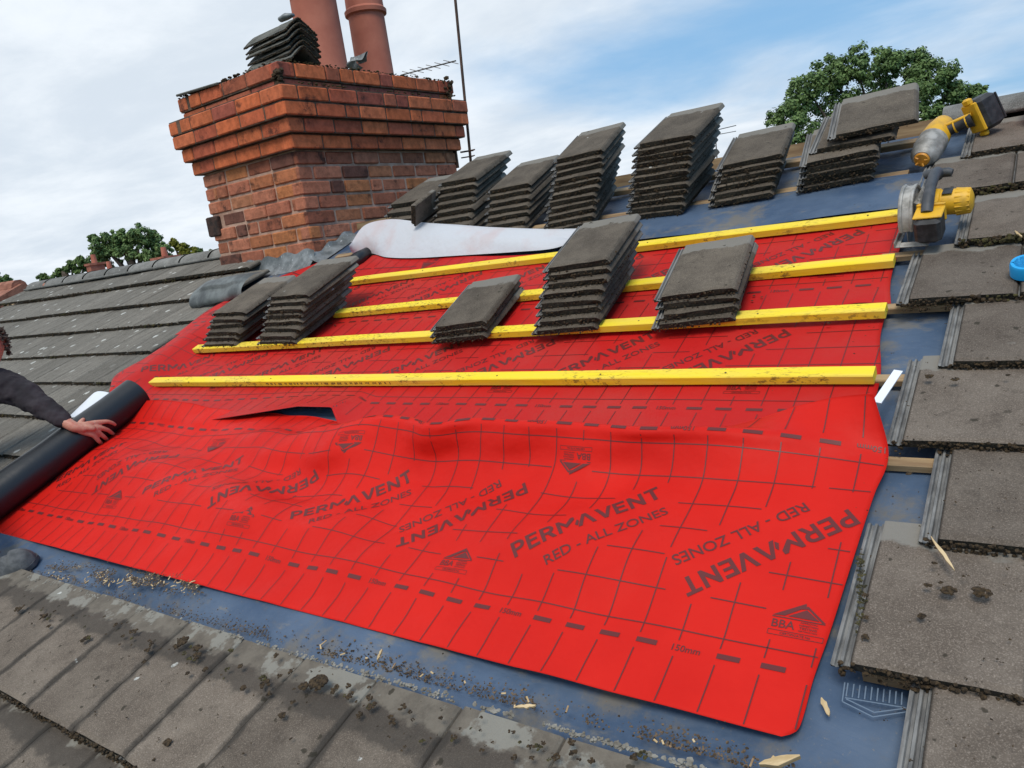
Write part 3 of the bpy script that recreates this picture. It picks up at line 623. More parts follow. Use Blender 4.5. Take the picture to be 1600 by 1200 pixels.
    def mm(s, cx, cy, ang): v, f, h_ = text_geo('150mm', .012, .02, .062); s.put(v, f, cx, cy, ang)
def print_sheet(name, root, Fn, t0, inside, bS, tS, b2S, dS, dS2, sv, vmax=1.0, vmin=0, lw=.0029, sL=-4.6):
    p = Print(Fn, t0, inside)
    for k in range(6):
        p.wordmark(bS-.565-.89*k, t0+.43, math.radians(41)); p.wordmark(bS-.105-.89*k, t0+.425, math.radians(221))
        p.bba(bS-.895*k, t0+.255, 0); p.bba(b2S-.895*k, t0+.655, math.pi)
    # the words are now known: rule the grid round them
    y = [t0+.09*k for k in range(2, 9)]
    for yy in y: p.strip(-.25, yy, sL, yy, lw)
    k = 0
    while sv-G*k > sL:
        x = sv-G*k; p.strip(x, t0+.004, x, t0+.115, lw); p.strip(x, t0+.155, x, t0+.745, lw); p.strip(x, t0+.79, x, t0+.896, lw); k += 1
    for d0, yy, an in ((dS, t0+.137, 0), (dS2, t0+.765, math.pi)):
        for k in range(-8, 50):
            x = d0-G*k
            if x < sL: break
            if k % 5 == 0: p.mm(x, yy, an)
            else: p.strip(x-.024, yy, x+.024, yy, .0125, .012)
    o = p.mb.build(name, M_INK, root, WR); return o
m1 = thing('roofing_membrane', 'lowest loose red membrane, wavy and still being unrolled from its black roll', 'membrane', fr(-2.1, T0, 0), group='red roofing membranes printed with a grid')
ins1 = lambda s, v: (0 <= v <= 1) and (-3.86 < s < cr(EV, ES, v)-.001)
sheet('sheet', F1, lambda v: cr(EV, ES, v), lambda v: -3.88, 0, 1, 240, 110, M_RED, m1)
print_sheet('printed_marks', m1, F1, T0, ins1, -.437, 0, -1.135, -.640, -.372+.0, -.392)
RC = (-3.885, .0895, .0855)     # roll axis (s, n) and radius
mb = MB()
def rl(a, c_):
    th_ = a*2*math.pi*2.6; r = RC[2]*(1+.028*(1-a))-.004*(1-a) if False else RC[2]-.006+.006*min(1, a*2.6); t = .76+.92*c_
    r += .0012*math.sin(c_*17+th_)
    return Vector((RC[0]+math.sin(th_)*r, t+.004*math.sin(th_*1), RC[1]-math.cos(th_)*r))
mb.grid(rl, 120, 24); mb.tube([(RC[0], .77, RC[1]), (RC[0], 1.675, RC[1])], .072, 40)
mb.build('roll', M_BLACKM, m1, WR, smooth=True, sharp=50)['label'] = 'thick black roll, the underside of the membrane showing outwards'
m2 = thing('roofing_membrane', 'middle red membrane held down by the front yellow batten', 'membrane', fr(-2.2, 1.6, 0), group='red roofing membranes printed with a grid')
sR2 = lambda v: -.388-.075*v-.006*math.sin(v*14); sL2 = lambda v: cr(L2t, L2s, 1.6+.9*v)
sheet('sheet', F2, sR2, sL2, -.06, 1, 220, 60, M_DUST, m2)
print_sheet('printed_marks', m2, F2, 1.6, lambda s, v: 0 <= v < .95 and sL2(v) < s < sR2(v), -.775, 0, -1.2, -.985, -.9, -.43)
m3 = thing('roofing_membrane', 'upper red membrane under the tile stacks, its top edge folded back white', 'membrane', fr(-2.2, 2.27, 0), group='red roofing membranes printed with a grid')
sR3 = lambda v: -.428-.07*v-.01*math.sin(v*9)
sL3 = lambda v: cr([0, .4, .8, 1.0, 1.25], [-4.34, -4.34, -4.0, -3.80, -3.62], v)
def F3b(s, v):   # top line climbs towards the chimney
    k = sm(-2.0, -3.7, s); p = F3(s, v); 
    if v > .6: p.y += (v-.6)*k*1.7
    return p
sheet('sheet', F3b, sR3, sL3, 0, .775, 220, 60, M_DUST, m3)
print_sheet('printed_marks', m3, F3b, 2.27, lambda s, v: 0 <= v < .765 and sL3(v) < s < sR3(v), -.66, 0, -1.1, -1.25, -.9, -.48)
# white folded-back top of the upper membrane
M_WHITE = mat('pale_underside', (.72, .73, .74), .6); b = NB(M_WHITE); v = b.co('Object'); b.set('Base Color', b.mix(b.ramp(b.noise(b.scalev(v, (1, 1, 1)), 3.2, 4, .6), .50, .75, 0, .55), (.52, .54, .58), (.50, .37, .36))); b.bump(b.noise(v, 5, 4, .6), .5, .03)
lowp = [PR(893, 379, .022), PR(860, 389, .026), PR(800, 394, .028), PR(720, 399, .030), PR(650, 403, .03), PR(605, 402, .03), PR(580, 396, .03), PR(552, 398, .03)]
topp = [PR(895, 374, .03), PR(862, 368, .06), PR(800, 362, .09), PR(720, 354, .12), PR(655, 347, .15), PR(606, 343, .17), PR(570, 352, .17), PR(546, 384, .10)]
def crv(pts, a):
    xs = [i/(len(pts)-1) for i in range(len(pts))]; return Vector([cr(xs, [p[k] for p in pts], a) for k in range(3)])
mb = MB()
def fold(a, c_):
    l, t = crv(lowp, a), crv(topp, a); bk = t+Vector((0, .10, -t.z+.03+.01)); bul = Vector((0, -.050, .03))*math.sin(.25+a*2.7)*(.6+.4*noise.noise(Vector((a*4, 0, 3))))
    if c_ < .7: u = c_/.7; p = l.lerp(t, math.sin(u*math.pi/2))+bul*math.sin(u*math.pi); p.z = l.z+(t.z-l.z)*(1-(1-u)**2)
    else: u = (c_-.7)/.3; p = t.lerp(bk, u); p.z += .02*math.sin(u*math.pi)
    p.z += .006*noise.noise(Vector((a*7, c_*3, 0)))*min(1, c_*4)
    return p
mb.grid(fold, 120, 40); f_ = mb.build('folded_flap', M_WHITE, m3, WR, smooth=True); f_['label'] = 'pale underside of the membrane folded back over the top'
mb = MB()
for px_, py_, an in ((640, 363, .9), (773, 367, 1.4), (839, 378, 1.5)):
    a0 = PR(px_-3, py_+4, .10 if px_ < 700 else .075); 
    s0_, t0_ = P(px_, py_, 0)
mb = MB(); pk = [PR(575, 393, .05), PR(560, 404, .05), PR(545, 415, .04), PR(530, 425, .03)]
mb.tube(pk, [.03, .045, .045, .03], 12); mb.build('rolled_corner', M_BLACKM, m3, WR, smooth=True)
M_PALE = mat('pale_print', (.12, .17, .24), .7)
mb = MB()
def ln_(p, q, w_=.0022):
    A, B = PR(*p, .0115), PR(*q, .0115); d = (B-A).normalized(); n_ = Vector((-d.y, d.x, 0))*w_/2; mb.add([A+n_, A-n_, B-n_, B+n_], [(0, 3, 2, 1)])
for p, q in (((1316, 1096), (1364, 1120)), ((1364, 1120), (1418, 1112)), ((1322, 1092), (1366, 1113)), ((1366, 1113), (1412, 1107)), ((1316, 1096), (1320, 1066)), ((1320, 1090), (1416, 1106))): ln_(p, q)
for k in range(10): ln_((1325+9.4*k, 1067+1.6*k), (1322+9.6*k, 1088+1.5*k), .0022)
mb.build('printed_mark', M_PALE, house, WR)
# ------------------------------------------------------------------ yellow battens
M_YEL = mat('yellow_batten', (.70, .42, .03), .7); b = NB(M_YEL); v = b.co('Object', True)
c = b.mix(b.ramp(b.noise(b.scalev(v, (.15, 1, 1)), 22, 5, .6), .3, .7), (.84, .64, .012), (.78, .58, .07))
dn = b.m('MULTIPLY', b.ramp(b.noise(b.scalev(v, (1, 1, 1)), 3.3, 4, .6), .46, .60), b.ramp(b.noise(b.scalev(v, (.55, 1.6, 1)), 70, 4, .7), .52, .62))
c = b.mix(b.m('MULTIPLY', dn, .8), c, (.10, .06, .02)); c = b.mix(b.ramp(b.noise(b.scalev(v, (.06, 1, 1)), 50, 3, .6), .55, .75, 0, .35), c, (.50, .33, .04)); c = b.mix(b.ramp(b.vor(b.scalev(v, (.6, 1, 1)), 3.1).outputs[0], .025, .045, .8, 0), c, (.16, .08, .02)); b.set('Base Color', c); b.bump(b.noise(b.scalev(v, (.1, 1, 1)), 60, 4, .6), .35, .003)
for (a, e, lab) in (((236, 604), (1366, 600), 'front yellow batten nearest the loose sheet, scuffed and dirty on top'), ((304, 552), (1384, 497), 'second yellow batten from the front, carrying the lower tile stacks'),
                    ((522, 497), (1397, 418), 'third yellow batten from the front, partly hidden behind the lower stacks'), ((541, 447), (1409, 345), 'rear yellow batten along the edge of the blue felt')):
    n0 = .020 if '234'.find('x') else .02; n0 = .019 if a[0] == 236 else .028
    A = P(*a, n0); B = P(*e, n0); L = B[0]-A[0]
    mb = MB(); ang = math.atan2(B[1]-A[1], L)
    batten_mesh(mb, 0, math.hypot(L, B[1]-A[1]), 0, 0, .05, .028, seed=a[0])
    if a[0] == 236:
        random.seed(5); x = 1.02
        for q in range(26):
            for r_ in range(random.choice((1, 2, 2, 3))): hx = rnd(.003, .008); mb.add([(x, -.0008, .006+rnd(0, .006)), (x+hx, -.0008, .006+rnd(0, .005)), (x+hx, -.0008, .019), (x, -.0008, .018)], [(0, 1, 2, 3)], 1); x += hx+.003
            x += rnd(.004, .02)
    for q in np.arange(.16, L, .44): mb.tube([(q+.01*math.sin(q*9), .022, .026), (q+.01*math.sin(q*9), .022, .0296)], .0032, 8, mi=1)
    o = mb.build('batten', [M_YEL, mat('stamp_ink', (.12, .08, .03))], None, fr(A[0], A[1], n0, ang)); tag(o, lab, 'batten', 'new yellow battens')
# ------------------------------------------------------------------ loose tile stacks
random.seed(77)
TM = []
for k in range(10):
    mb = MB(); tile_geo(mb, .33+rnd(-.004, .004), .40, .026, seed=k*11+3, tint=(rnd(.78, 1.22), 1, rnd(0, 1)), ragged=.009, rough=.002)
    for _ in range(random.choice((15, 30, 50, 80))):
        x = rnd(.004, .326); g_ = noise.noise(Vector((x*14, k*3, 0))); z_ = rnd(-.003, .020); lump(mb, (x, rnd(-.006, .002)-.004*max(0, g_)-(.02-z_)*.12, z_), rnd(.0018, .0042)*(1+1.2*max(0, g_)), 1, 3)
    for _ in range(14): lump(mb, (rnd(.322, .331), rnd(.0, .3), rnd(.002, .012)), rnd(.002, .005), .8, 3)
    TM.append(mb.mesh('tile', [M_TILE, M_EDGE, M_LOCK, M_MOSS]))
def tn(px, py, s):
    d = np.array([px-800, py-600, F]); k = s/(d@S_); p = d*k; return float(p@T_), float(p@N_)+H
ORD = ['top', 'second', 'third', 'fourth', 'fifth', 'sixth', 'seventh', 'eighth', 'ninth', 'tenth', 'eleventh', 'twelfth']
PITCH = .029
def stack(bl, br, tl, n, desc, n0=.05, base=None, wk=1.0, special=None, pitch=None):
    s0, t0 = base if base else P(*bl, n0); s1, t1 = P(*br, n0); yaw = math.atan2(t1-t0, s1-s0) if not base else 0
    yaw = max(-.12, min(.12, yaw)); wd = math.hypot(s1-s0, t1-t0)
    t2, n2 = tn(*tl, s0); dn_ = (n2-.024-n0)/max(1, n-1); dn_ += (PITCH-dn_)*.75 if dn_ < PITCH else 0; n2 = n0+dn_*(n-1)+.024; s2, t2 = P(*tl, n2); ds_ = (s2-s0)/max(1, n-1); dt_ = (t2-t0)/max(1, n-1)
    kx = max(.85, min(1.1, wd/.33))*wk
    for i in range(n):
        ii = n-1-i
        M_ = fr(s0+ds_*i+rnd(-.008, .008), t0+dt_*i+rnd(-.007, .006), n0+dn_*i, yaw+rnd(-.030, .030), rnd(-.003, .003)) @ Matrix.Diagonal((kx, 1, max(.8, min(1.25, dn_/.029)), 1))
        if special and ii in special: M_ = special[ii]
        o = link(bpy.data.objects.new('roof_tile', TM[(i*7+int(bl[0])) % 10])); o.matrix_world = M_; WM[o.name] = M_
        nm = 'only' if n == 1 else ('bottom' if ii == n-1 else ORD[ii])
        o['kind'] = 'thing'; tag(o, ('%s loose tile of the %s' if ii in (0, n-1) else '%s loose tile down in the %s') % (nm, desc), 'roof tile', 'loose concrete tiles lifted off the roof and stacked')
stack((317, 543), (370, 542), (326, 490), 6, 'leftmost stack on the second yellow batten')
stack((401, 540), (462, 539), (417, 463), 8, 'tall lower stack beside the lead flashing')
stack((674, 539), (759, 527), (671, 511), 3, 'lowest stack, just three tiles high')
stack((834, 524), (937, 515), (846, 418), 8, 'tall middle stack straddling the yellow battens')
stack((1021, 516), (1152, 500), (1023, 463), 4, 'short wide stack furthest right on the yellow battens')
def ub(px, py): # foot of an upper stack hidden behind the fold: on the old batten line
    d = np.array([px-800, py-600, F]); return P(px, py, .04)
stack((592, 381), (652, 375), (603, 322), 5, 'low stack at the chimney foot behind the white fold')
stack((670, 378), (733, 369), (683, 287), 8, 'ridge row stack just right of the chimney')
stack((752, 372), (822, 361), (759, 298), 7, 'ridge row stack between two taller ones')
stack((847, 369), (928, 352), (862, 251), 11, 'tall ridge row stack left of the sky gap')
stack((978, 345), (1070, 333), (988, 227), 12, 'tallest ridge row stack right of the sky gap')
stack((1108, 325), (1212, 305), (1115, 261), 6, 'six high ridge row stack in front of the tree')
s7, t7 = P(1244, 302, .05)
def corner_frame(fl, frr, rl_, n):
    a = W(*P(*fl, n), n); b_ = W(*P(*frr, n), n); c_ = W(*P(*rl_, n+.04), n+.04); x = (b_-a).normalized(); z_ = x.cross(c_-a).normalized(); y_ = z_.cross(x)
    return Matrix(((x.x, y_.x, z_.x, a.x), (x.y, y_.y, z_.y, a.y), (x.z, y_.z, z_.z, a.z), (0, 0, 0, 1)))
t2_, n2_ = tn(1285, 212, s7+.12); t3_, n3_ = tn(1260, 233, s7+.05)
stack((1244, 302), (1366, 280), (1251, 236), 7, 'rightmost ridge row stack with skewed tiles on top',
      special={0: fr(s7+.135, t2_, n2_-.03, .10, .05), 1: fr(s7+.055, t3_, n3_-.03, .03, .035)})
# the tile on edge between the first two ridge stacks
o = link(bpy.data.objects.new('roof_tile', TM[2])); q = P(655, 385, .05); o.matrix_world = fr(-3.10, 3.27, .155, 0, 0) @ Matrix.Rotation(math.radians(-62), 4, 'Y') @ Matrix.Diagonal((.42, .55, 1.3, 1)); WM[o.name] = o.matrix_world.copy()
o['kind'] = 'thing'; tag(o, 'narrow loose tile leaning on edge between the two stacks nearest the chimney', 'roof tile')
# ------------------------------------------------------------------ ridge tiles piled on the chimney
M_RT = tile_mat('old_ridge_tile', (.06, .06, .052), (.13, .13, .115), white=.5, moss=.9)
def ridge_tile_mesh(seed):
    mb = MB(); L = .46; 
    for lay, rr in ((0, 0), (1, -.018)):
        def fn(a, c_):
            q = (c_-.5)*2; x = q*.135; z_ = .085-abs(q)**1.25*.095+rr*(1-.3*abs(q)); e = .004*noise.noise(Vector((a*8+seed, c_*6, rr*50)))
            return Vector((x, a*L+.006*noise.noise(Vector((c_*7, seed, a))), z_+e))
        b0 = len(mb.v); mb.grid(fn, 14, 14, 0)
        if lay: mb.f[-196:] = [f[::-1] for f in mb.f[-196:]]
    K = 225
    for i in range(14):
        for a, c_ in ((i, i+1), (14*15+i, 14*15+i+1), (i*15, (i+1)*15), (i*15+14, (i+1)*15+14)): mb.f.append([a, c_, c_+K, a+K]); mb.m.append(1)
    for _ in range(110): 
        q = rnd(-1, 1); y_ = random.choice((rnd(-.004, .004), rnd(0, L))); 
        if y_ > .01: q = random.choice((-1, 1))
        lump(mb, (q*.135, y_, .085-abs(q)**1.25*.095-.008), rnd(.003, .009), .9, 2)
    return mb.mesh('ridge_tile', [M_RT, M_EDGE, M_MOSS], smooth=True)
RTM = [ridge_tile_mesh(k) for k in range(3)]
A = Vector((CX1+.02, 3.32, 2.60))
names = ['bottom', 'second lowest', 'third lowest', 'third from top', 'second from top', 'topmost']
for k in range(6):
    o = link(bpy.data.objects.new('ridge_tile', RTM[k % 3])); yaw = math.radians(90)+rnd(-.05, .05)+(.06 if k == 0 else 0)
    o.matrix_world = Matrix.Translation(A+Vector((rnd(-.015, .015)-.02*k*.4, rnd(-.012, .012)+.012*k, .040*k))) @ Matrix.Rotation(yaw, 4, 'Z') @ Matrix.Rotation(-.02, 4, 'X'); WM[o.name] = o.matrix_world.copy()
    o['kind'] = 'thing'; tag(o, '%s mossy ridge tile of the pile on the chimney top' % names[k], 'ridge tile', 'old ridge tiles piled on the chimney')
mb = MB(); mb.grid(lambda a, c_: Vector((a*.50, c_*.14, .01+.012*math.sin(c_*3)+.004*noise.noise(Vector((a*6, c_*3, 0))))), 14, 4); mb.tube([(0, 0, .004), (.5, 0, .004)], .009, 6)
o = mb.build('broken_tile', M_RT, None, Matrix.Translation((CX0-.02+.0, CY0-.055, 2.575)) @ Matrix.Rotation(.05, 4, 'Y') @ Matrix.Rotation(0, 4, 'Z')); tag(o, 'thin broken tile lying flat on the front lip of the chimney top', 'broken tile')
mb = MB(); mb.tube([(0, 0, 0), (.06, .01, .008), (.13, .01, .0)], [.018, .024, .012], 10, sx=1.5); o = mb.build('lead_offcut', M_LEAD, None, Matrix.Translation(onX(438, 31, -4.6)), smooth=True); tag(o, 'pale bent offcut of lead lying on top of the ridge tile pile', 'lead offcut')
# crumpled lead by the pots
mb = MB()
def crum(a, c_): q = a*4.4; r = .028+.045*a+.012*math.sin(a*19+c_*3); return Vector((c_*.10*(1+.3*math.sin(a*7))-.02*a, math.cos(q)*r, math.sin(q)*r*.9+.03*c_*math.sin(a*9)))
mb.grid(crum, 26, 5); o = mb.build('lead_sheet_scrap', M_LEAD, None, Matrix.Translation(onX(566, 96, CX1-.02)+Vector((-.08, 0, .0))), smooth=True); tag(o, 'crumpled lead scrap curled between the two clay pots', 'lead scrap')
# ------------------------------------------------------------------ loose lead at the chimney foot
M_ = fr(*P(316, 462, .10), .09)
mb = MB(); c0, c1 = PR(322, 462, .075), PR(400, 446, .13)
def curl(a, c_):
    ax = c0.lerp(c1, a); q = -1.75+c_*2.9; r = (.125-.02*a)*(1+.25*math.sin(a*3.1)*(c_ > .4))
    return ax+Vector((0, math.sin(q)*r*1.15, math.cos(q)*r*.62+.02*noise.noise(Vector((a*4, c_*3, 1)))))
mb.grid(curl, 36, 30); o = mb.build('lead_sheet', M_LEADD, None, WR, smooth=True); tag(o, 'dark grey sheet of lead curled over on the left tiles by the chimney', 'lead sheet')
# ------------------------------------------------------------------ tv aerial on the chimney
M_STEEL = noisy('rusty_steel', (.05, .035, .03), (.16, .085, .055), 25, .7, .3, .002, metal=.3, stretch=(1, 1, .2))
M_ALU = mat('dull_aluminium', (.12, .11, .10), .5, .6)
AX, AY = CX1+.03, CY1+.17
ta, tb = onYp(700, -120, AY), onYp(736, 262, AY); ta.x = tb.x = (ta.x+tb.x)/2*0+onYp(716, 130, AY).x
ae = thing('tv_aerial', 'tall rusty aerial mast with a small rod aerial clamped behind the chimney', 'aerial', Matrix.Translation(tb))
mb = MB(); tpt = onYp(700, -120, AY); mb.tube([onYp(737, 268, AY), tpt], .012, 12); mb.build('mast', M_STEEL, ae, I4, smooth=True, sharp=40)
mb = MB(); 
for zz_, r_ in ((236, .008), (245, .006)):
    p_ = onYp(734, zz_, AY-.02); mb.tube([p_+Vector((.04, 0, 0)), Vector((CX1-.02, CY1+.1, p_.z)), ], r_, 6); mb.tube([p_+Vector((-.012, -.02, 0)), p_+Vector((.07, -.02, 0))], r_*.8, 6)
mb.box(Vector((CX1-.03, CY1+.002, onYp(734, 262, AY).z)), Vector((CX1+.01, CY1+.016, onYp(734, 232, AY).z))); mb.build('bracket', M_STEEL, ae, I4)
mb = MB(); b0_, b1_ = onYp(712, 95, AY), onYp(628, 117, AY+.35); mb.tube([b0_, b1_], .006, 8); mb.build('boom', M_ALU, ae, I4)
for k in range(6):
    p_ = b0_.lerp(b1_, .08+.155*k); mb = MB(); mb.tube([p_+Vector((-.055, -.03, .025)), p_+Vector((.055, .03, -.025))], .003, 6); mb.build('rod', M_ALU, ae, I4)
# ------------------------------------------------------------------ power tools
M_TY = noisy('scuffed_yellow_plastic', (.72, .40, .015), (.55, .31, .03), 30, .5, .15, .002, lo=.45, hi=.75)
M_TB = noisy('black_plastic', (.012, .013, .015), (.035, .036, .04), 40, .55, .2, .002)
M_TG = noisy('dark_grey_rubber', (.035, .04, .048), (.06, .065, .075), 30, .6, .2, .002)
M_TA = noisy('scuffed_alloy', (.22, .215, .20), (.42, .41, .39), 22, .6, .4, .004, metal=.25)
M_TO = noisy('orange_plastic', (.65, .28, .02), (.5, .2, .02), 60, .5, .3, .003)
saw = thing('circular_saw', 'yellow and black cordless circular saw resting on the tiles beside the rear yellow batten', 'circular saw', fr(-.452, 2.60, .055, -.06))
mb = MB(); mb.box((0, -.02, .0), (.012, .24, .006), ch=.002); mb.box((.012, .20, .0), (.10, .24, .006), ch=.002); mb.box((.012, -.02, .0), (.10, .012, .006), ch=.002); mb.box((.075, .012, 0), (.10, .2, .006), ch=.002)
mb.box((-.004, -.02, 0), (.001, .24, .022), ch=.002); mb.box((.0, .225, .006), (.09, .24, .03), ch=.003); mb.build('base_plate', M_TA, saw)
mb = MB(); cy, cz, R_ = .115, .055, .098
prof = [(cy+R_*math.cos(a), cz+R_*math.sin(a)) for a in np.linspace(-.25, math.pi+.15, 26)]
YZX = Matrix(((0, 0, 1, 0), (1, 0, 0, 0), (0, 1, 0, 0), (0, 0, 0, 1)))
mb.prism(prof, .016, .046, M=YZX); mb.tube([(.014, cy+R_*math.cos(a)*.99, cz+R_*math.sin(a)*.99) for a in np.linspace(-.25, math.pi+.15, 26)], .007, 8); mb.tube([(.047, cy+R_*math.cos(a)*.99, cz+R_*math.sin(a)*.99) for a in np.linspace(-.25, math.pi+.15, 26)], .006, 8)
mb.tube([(.012, cy, cz+.01), (.0, cy, cz+.01)], .022, 16); mb.build('blade_guard', M_TA, saw, smooth=True, sharp=35)
mb = MB(); mb.prism([(cy+.085*math.cos(a), cz-.03+.085*math.sin(a)) for a in np.linspace(0, 2*math.pi, 40)[:-1]], .028, .031, M=YZX @ Matrix.Translation((0, 0, 0))); mb.build('blade', M_TA, saw)
mb = MB(); mb.box((.047, cy-.045, .03), (.085, cy+.05, .125), ch=.012); mb.box((.05, cy+.03, .08), (.075, cy+.085, .12), ch=.01); mb.build('gear_housing', M_TA, saw)
mb = MB(); mb.tube([(.085, cy+.01, .085), (.12, cy+.01, .085), (.122, cy+.01, .085), (.195, cy+.01, .083), (.208, cy+.01, .083), (.214, cy+.01, .083)], [.046, .046, .041, .043, .037, .022], 32)
for k in range(16):
    a = k*math.pi/8; mb.tube([(.165, cy+.01+.042*math.cos(a), .083+.042*math.sin(a)), (.206, cy+.01+.038*math.cos(a), .083+.038*math.sin(a))], .0035, 6)
mb.box((.088, cy-.05, .03), (.118, cy+.06, .12), ch=.008); mb.build('motor_housing', M_TY, saw, smooth=True, sharp=35)
mb = MB(); mb.box((.128, cy-.016, .1245), (.158, cy+.030, .1268), ch=.0008); mb.build('label_plate', M_TB, saw)
mb = MB(); mb.tube([(.098, .235, .135), (.10, .21, .158), (.10, .16, .168), (.10, .09, .160), (.10, .03, .135), (.10, .0, .11)], [.017, .019, .018, .017, .019, .018], 14, sx=1.0); mb.build('handle', M_TG, saw, smooth=True, sharp=45)
mb = MB(); mb.tube([(.055, .232, .142), (.065, .234, .145), (.13, .232, .145), (.142, .230, .142)], [.012, .016, .016, .012], 14); mb.build('front_grip', M_TG, saw, smooth=True, sharp=45)
mb = MB(); mb.box((.067, -.055, .025), (.145, .035, .105), ch=.010); o = mb.build('battery', M_TB, saw)
mb = MB(); mb.box((.063, .036, .06), (.148, .05, .125), ch=.005); mb.box((.064, -.04, .106), (.148, .04, .114), ch=.003); mb.build('battery_rim', M_TY, o)
# upper tool: rounded nailer-like body, slim grip, big battery, lying on the top tiles
def pw(px, py, n): return W(*P(px, py, n), n)
drill = thing('cordless_drill', 'yellow and grey cordless drill lying with its big black battery on the top right tiles', 'cordless drill', Matrix.Translation(pw(1455, 250, .04)))
a_, b_ = pw(1474, 194, .10), pw(1444, 243, .07)
mb = MB(); mb.tube([a_+(a_-b_)*.12, a_, a_.lerp(b_, .25), a_.lerp(b_, .5), a_.lerp(b_, .72)], [.020, .040, .052, .056, .055], 20); mb.build('upper_body', M_TY, drill, I4, smooth=True, sharp=50)
mb = MB(); mb.tube([a_.lerp(b_, .55), a_.lerp(b_, .8), a_.lerp(b_, 1.02), a_.lerp(b_, 1.12)], [.0575, .058, .050, .034], 20); mb.build('motor_cover', M_TA, drill, I4, smooth=True, sharp=50)
mb = MB(); mb.tube([a_.lerp(b_, 1.08), a_.lerp(b_, 1.15)], [.036, .026], 16)
for k in range(5):
    an = k*1.257; q = a_.lerp(b_, 1.16); mb.tube([q+Vector((math.cos(an)*.012, 0, math.sin(an)*.012)), q+Vector((math.cos(an)*.024, 0, math.sin(an)*.024))], .004, 6)
mb.build('end_vent', M_TO, drill, I4, smooth=True, sharp=50)
h0, h1 = a_.lerp(b_, .35), pw(1520, 186, .13)
mb = MB(); mb.tube([h0, h0.lerp(h1, .35), h0.lerp(h1, .7), h1], [.040, .024, .023, .030], 14); mb.build('grip', M_TB, drill, I4, smooth=True, sharp=50)
mb = MB(); up_ = Vector((-.004, -.012, .019)); mb.tube([h0+up_*1.6, h0.lerp(h1, .35)+up_, h0.lerp(h1, .75)+up_, h1+up_], .0075, 8); 
for u in (.5, .82): mb.tube([h0.lerp(h1, u), h0.lerp(h1, u+.04)], .0265, 16)
mb.build('grip_trim', M_TY, drill, I4, smooth=True, sharp=50)
ax = (pw(1550, 168, .14)-h1).normalized(); bz = (pw(1535, 150, .2)-pw(1545, 205, .07)).normalized(); by = ax.cross(bz).normalized(); bz = by.cross(ax).normalized()
BM = Matrix(((ax.x, by.x, bz.x, h1.x), (ax.y, by.y, bz.y, h1.y), (ax.z, by.z, bz.z, h1.z), (0, 0, 0, 1)))
mb = MB(); mb.box((.012, -.048, -.066), (.098, .048, .066), ch=.014, M=BM)
for k in range(5): mb.box((.094, -.04+.018*k, -.055), (.102, -.030+.018*k, .055), ch=.002, M=BM)
o = mb.build('battery', M_TB, drill, I4)
mb = MB(); mb.box((.0, -.040, -.060), (.014, .040, .060), ch=.008, M=BM); mb.box((-.004, -.02, .055), (.02, .02, .082), ch=.006, M=BM); mb.box((.01, -.02, -.085), (.03, .02, -.062), ch=.006, M=BM); mb.build('battery_shoe', M_TY, drill, I4)
# ------------------------------------------------------------------ small things lying about
M_BLUE = mat('bright_blue_plastic', (.01, .33, .72), .4)
c0 = PR(1604, 432, .06)
mb = MB(); mb.tube([(0, 0, 0), (0, 0, .004), (0, 0, .036), (0, 0, .042), (0, 0, .042), (0, 0, .037)], [.036, .040, .040, .037, .029, .028], 32); o = mb.build('blue_lid', M_BLUE, None, fr(c0.x+.0, c0.y, .068, 0, .1), smooth=True, sharp=40); tag(o, 'bright blue round plastic lid on a tile at the right edge', 'lid')
M_CHIP = noisy('fresh_wood', (.42, .30, .15), (.60, .46, .27), 60, .85, .3, .002, stretch=(.3, 1, 1))
def chip(px0, px1, n, w0, label, th=.004, cat='wood splinter', mt=None, nm='wood_splinter'):
    A, B = PR(*px0, n), PR(*px1, n); mb = MB(); L = (B-A).length; an = math.atan2(B.y-A.y, B.x-A.x)
    pts = [(0, -.5*w0), (L, -.5*w0), (L, .5*w0), (0, .5*w0)] if nm == 'plastic_strip' else [(0, -.2*w0), (L*.3, -.5*w0), (L*.7, -.42*w0), (L, -.1*w0), (L*.96, .25*w0), (L*.6, .5*w0), (L*.2, .45*w0)]
    if nm != 'plastic_strip': random.seed(int(L*9e4)); pts = [(L*k/7, -w0*rnd(.15, .5)*math.sin(math.pi*(k+.6)/8.2)) for k in range(8)]+[(L*k/7+rnd(-.01, .01)*L, w0*rnd(.15, .5)*math.sin(math.pi*(k+.6)/8.2)) for k in range(7, -1, -1)]
    mb.prism(pts, 0, th); o = mb.build(nm, mt or M_CHIP, None, fr(A.x, A.y, n, an, .05, -.03)); tag(o, label, cat)
chip((1455, 840), (1492, 894), .073, .009, 'long pale splinter of wood across the tile edge at right')
chip((1284, 1092), (1296, 1120), .012, .014, 'brown wood chip on the felt near the lower right corner of the red sheet', cat='wood chip', nm='wood_chip')
chip((1188, 1198), (1252, 1186), .02, .022, 'split piece of batten at the bottom edge among the debris', .010, cat='wood offcut', nm='wood_offcut')
chip((590, 1032), (598, 1016), .04, .010, 'small upright looking yellow chip on the tile heads', cat='wood chip', nm='wood_chip')
chip((806, 1106), (838, 1104), .055, .012, 'pale flake of wood lying on the tile heads at bottom centre', cat='wood chip', nm='wood_chip')
chip((1586, 362), (1597, 372), .073, .010, 'tiny pale wood chip above the blue cap', cat='wood chip', nm='wood_chip')
chip((1370, 630), (1404, 582), .075, .022, 'white plastic strip poking out at the end of the front batten', .003, cat='plastic strip', mt=mat('white_plastic', (.75, .78, .85), .4), nm='plastic_strip')
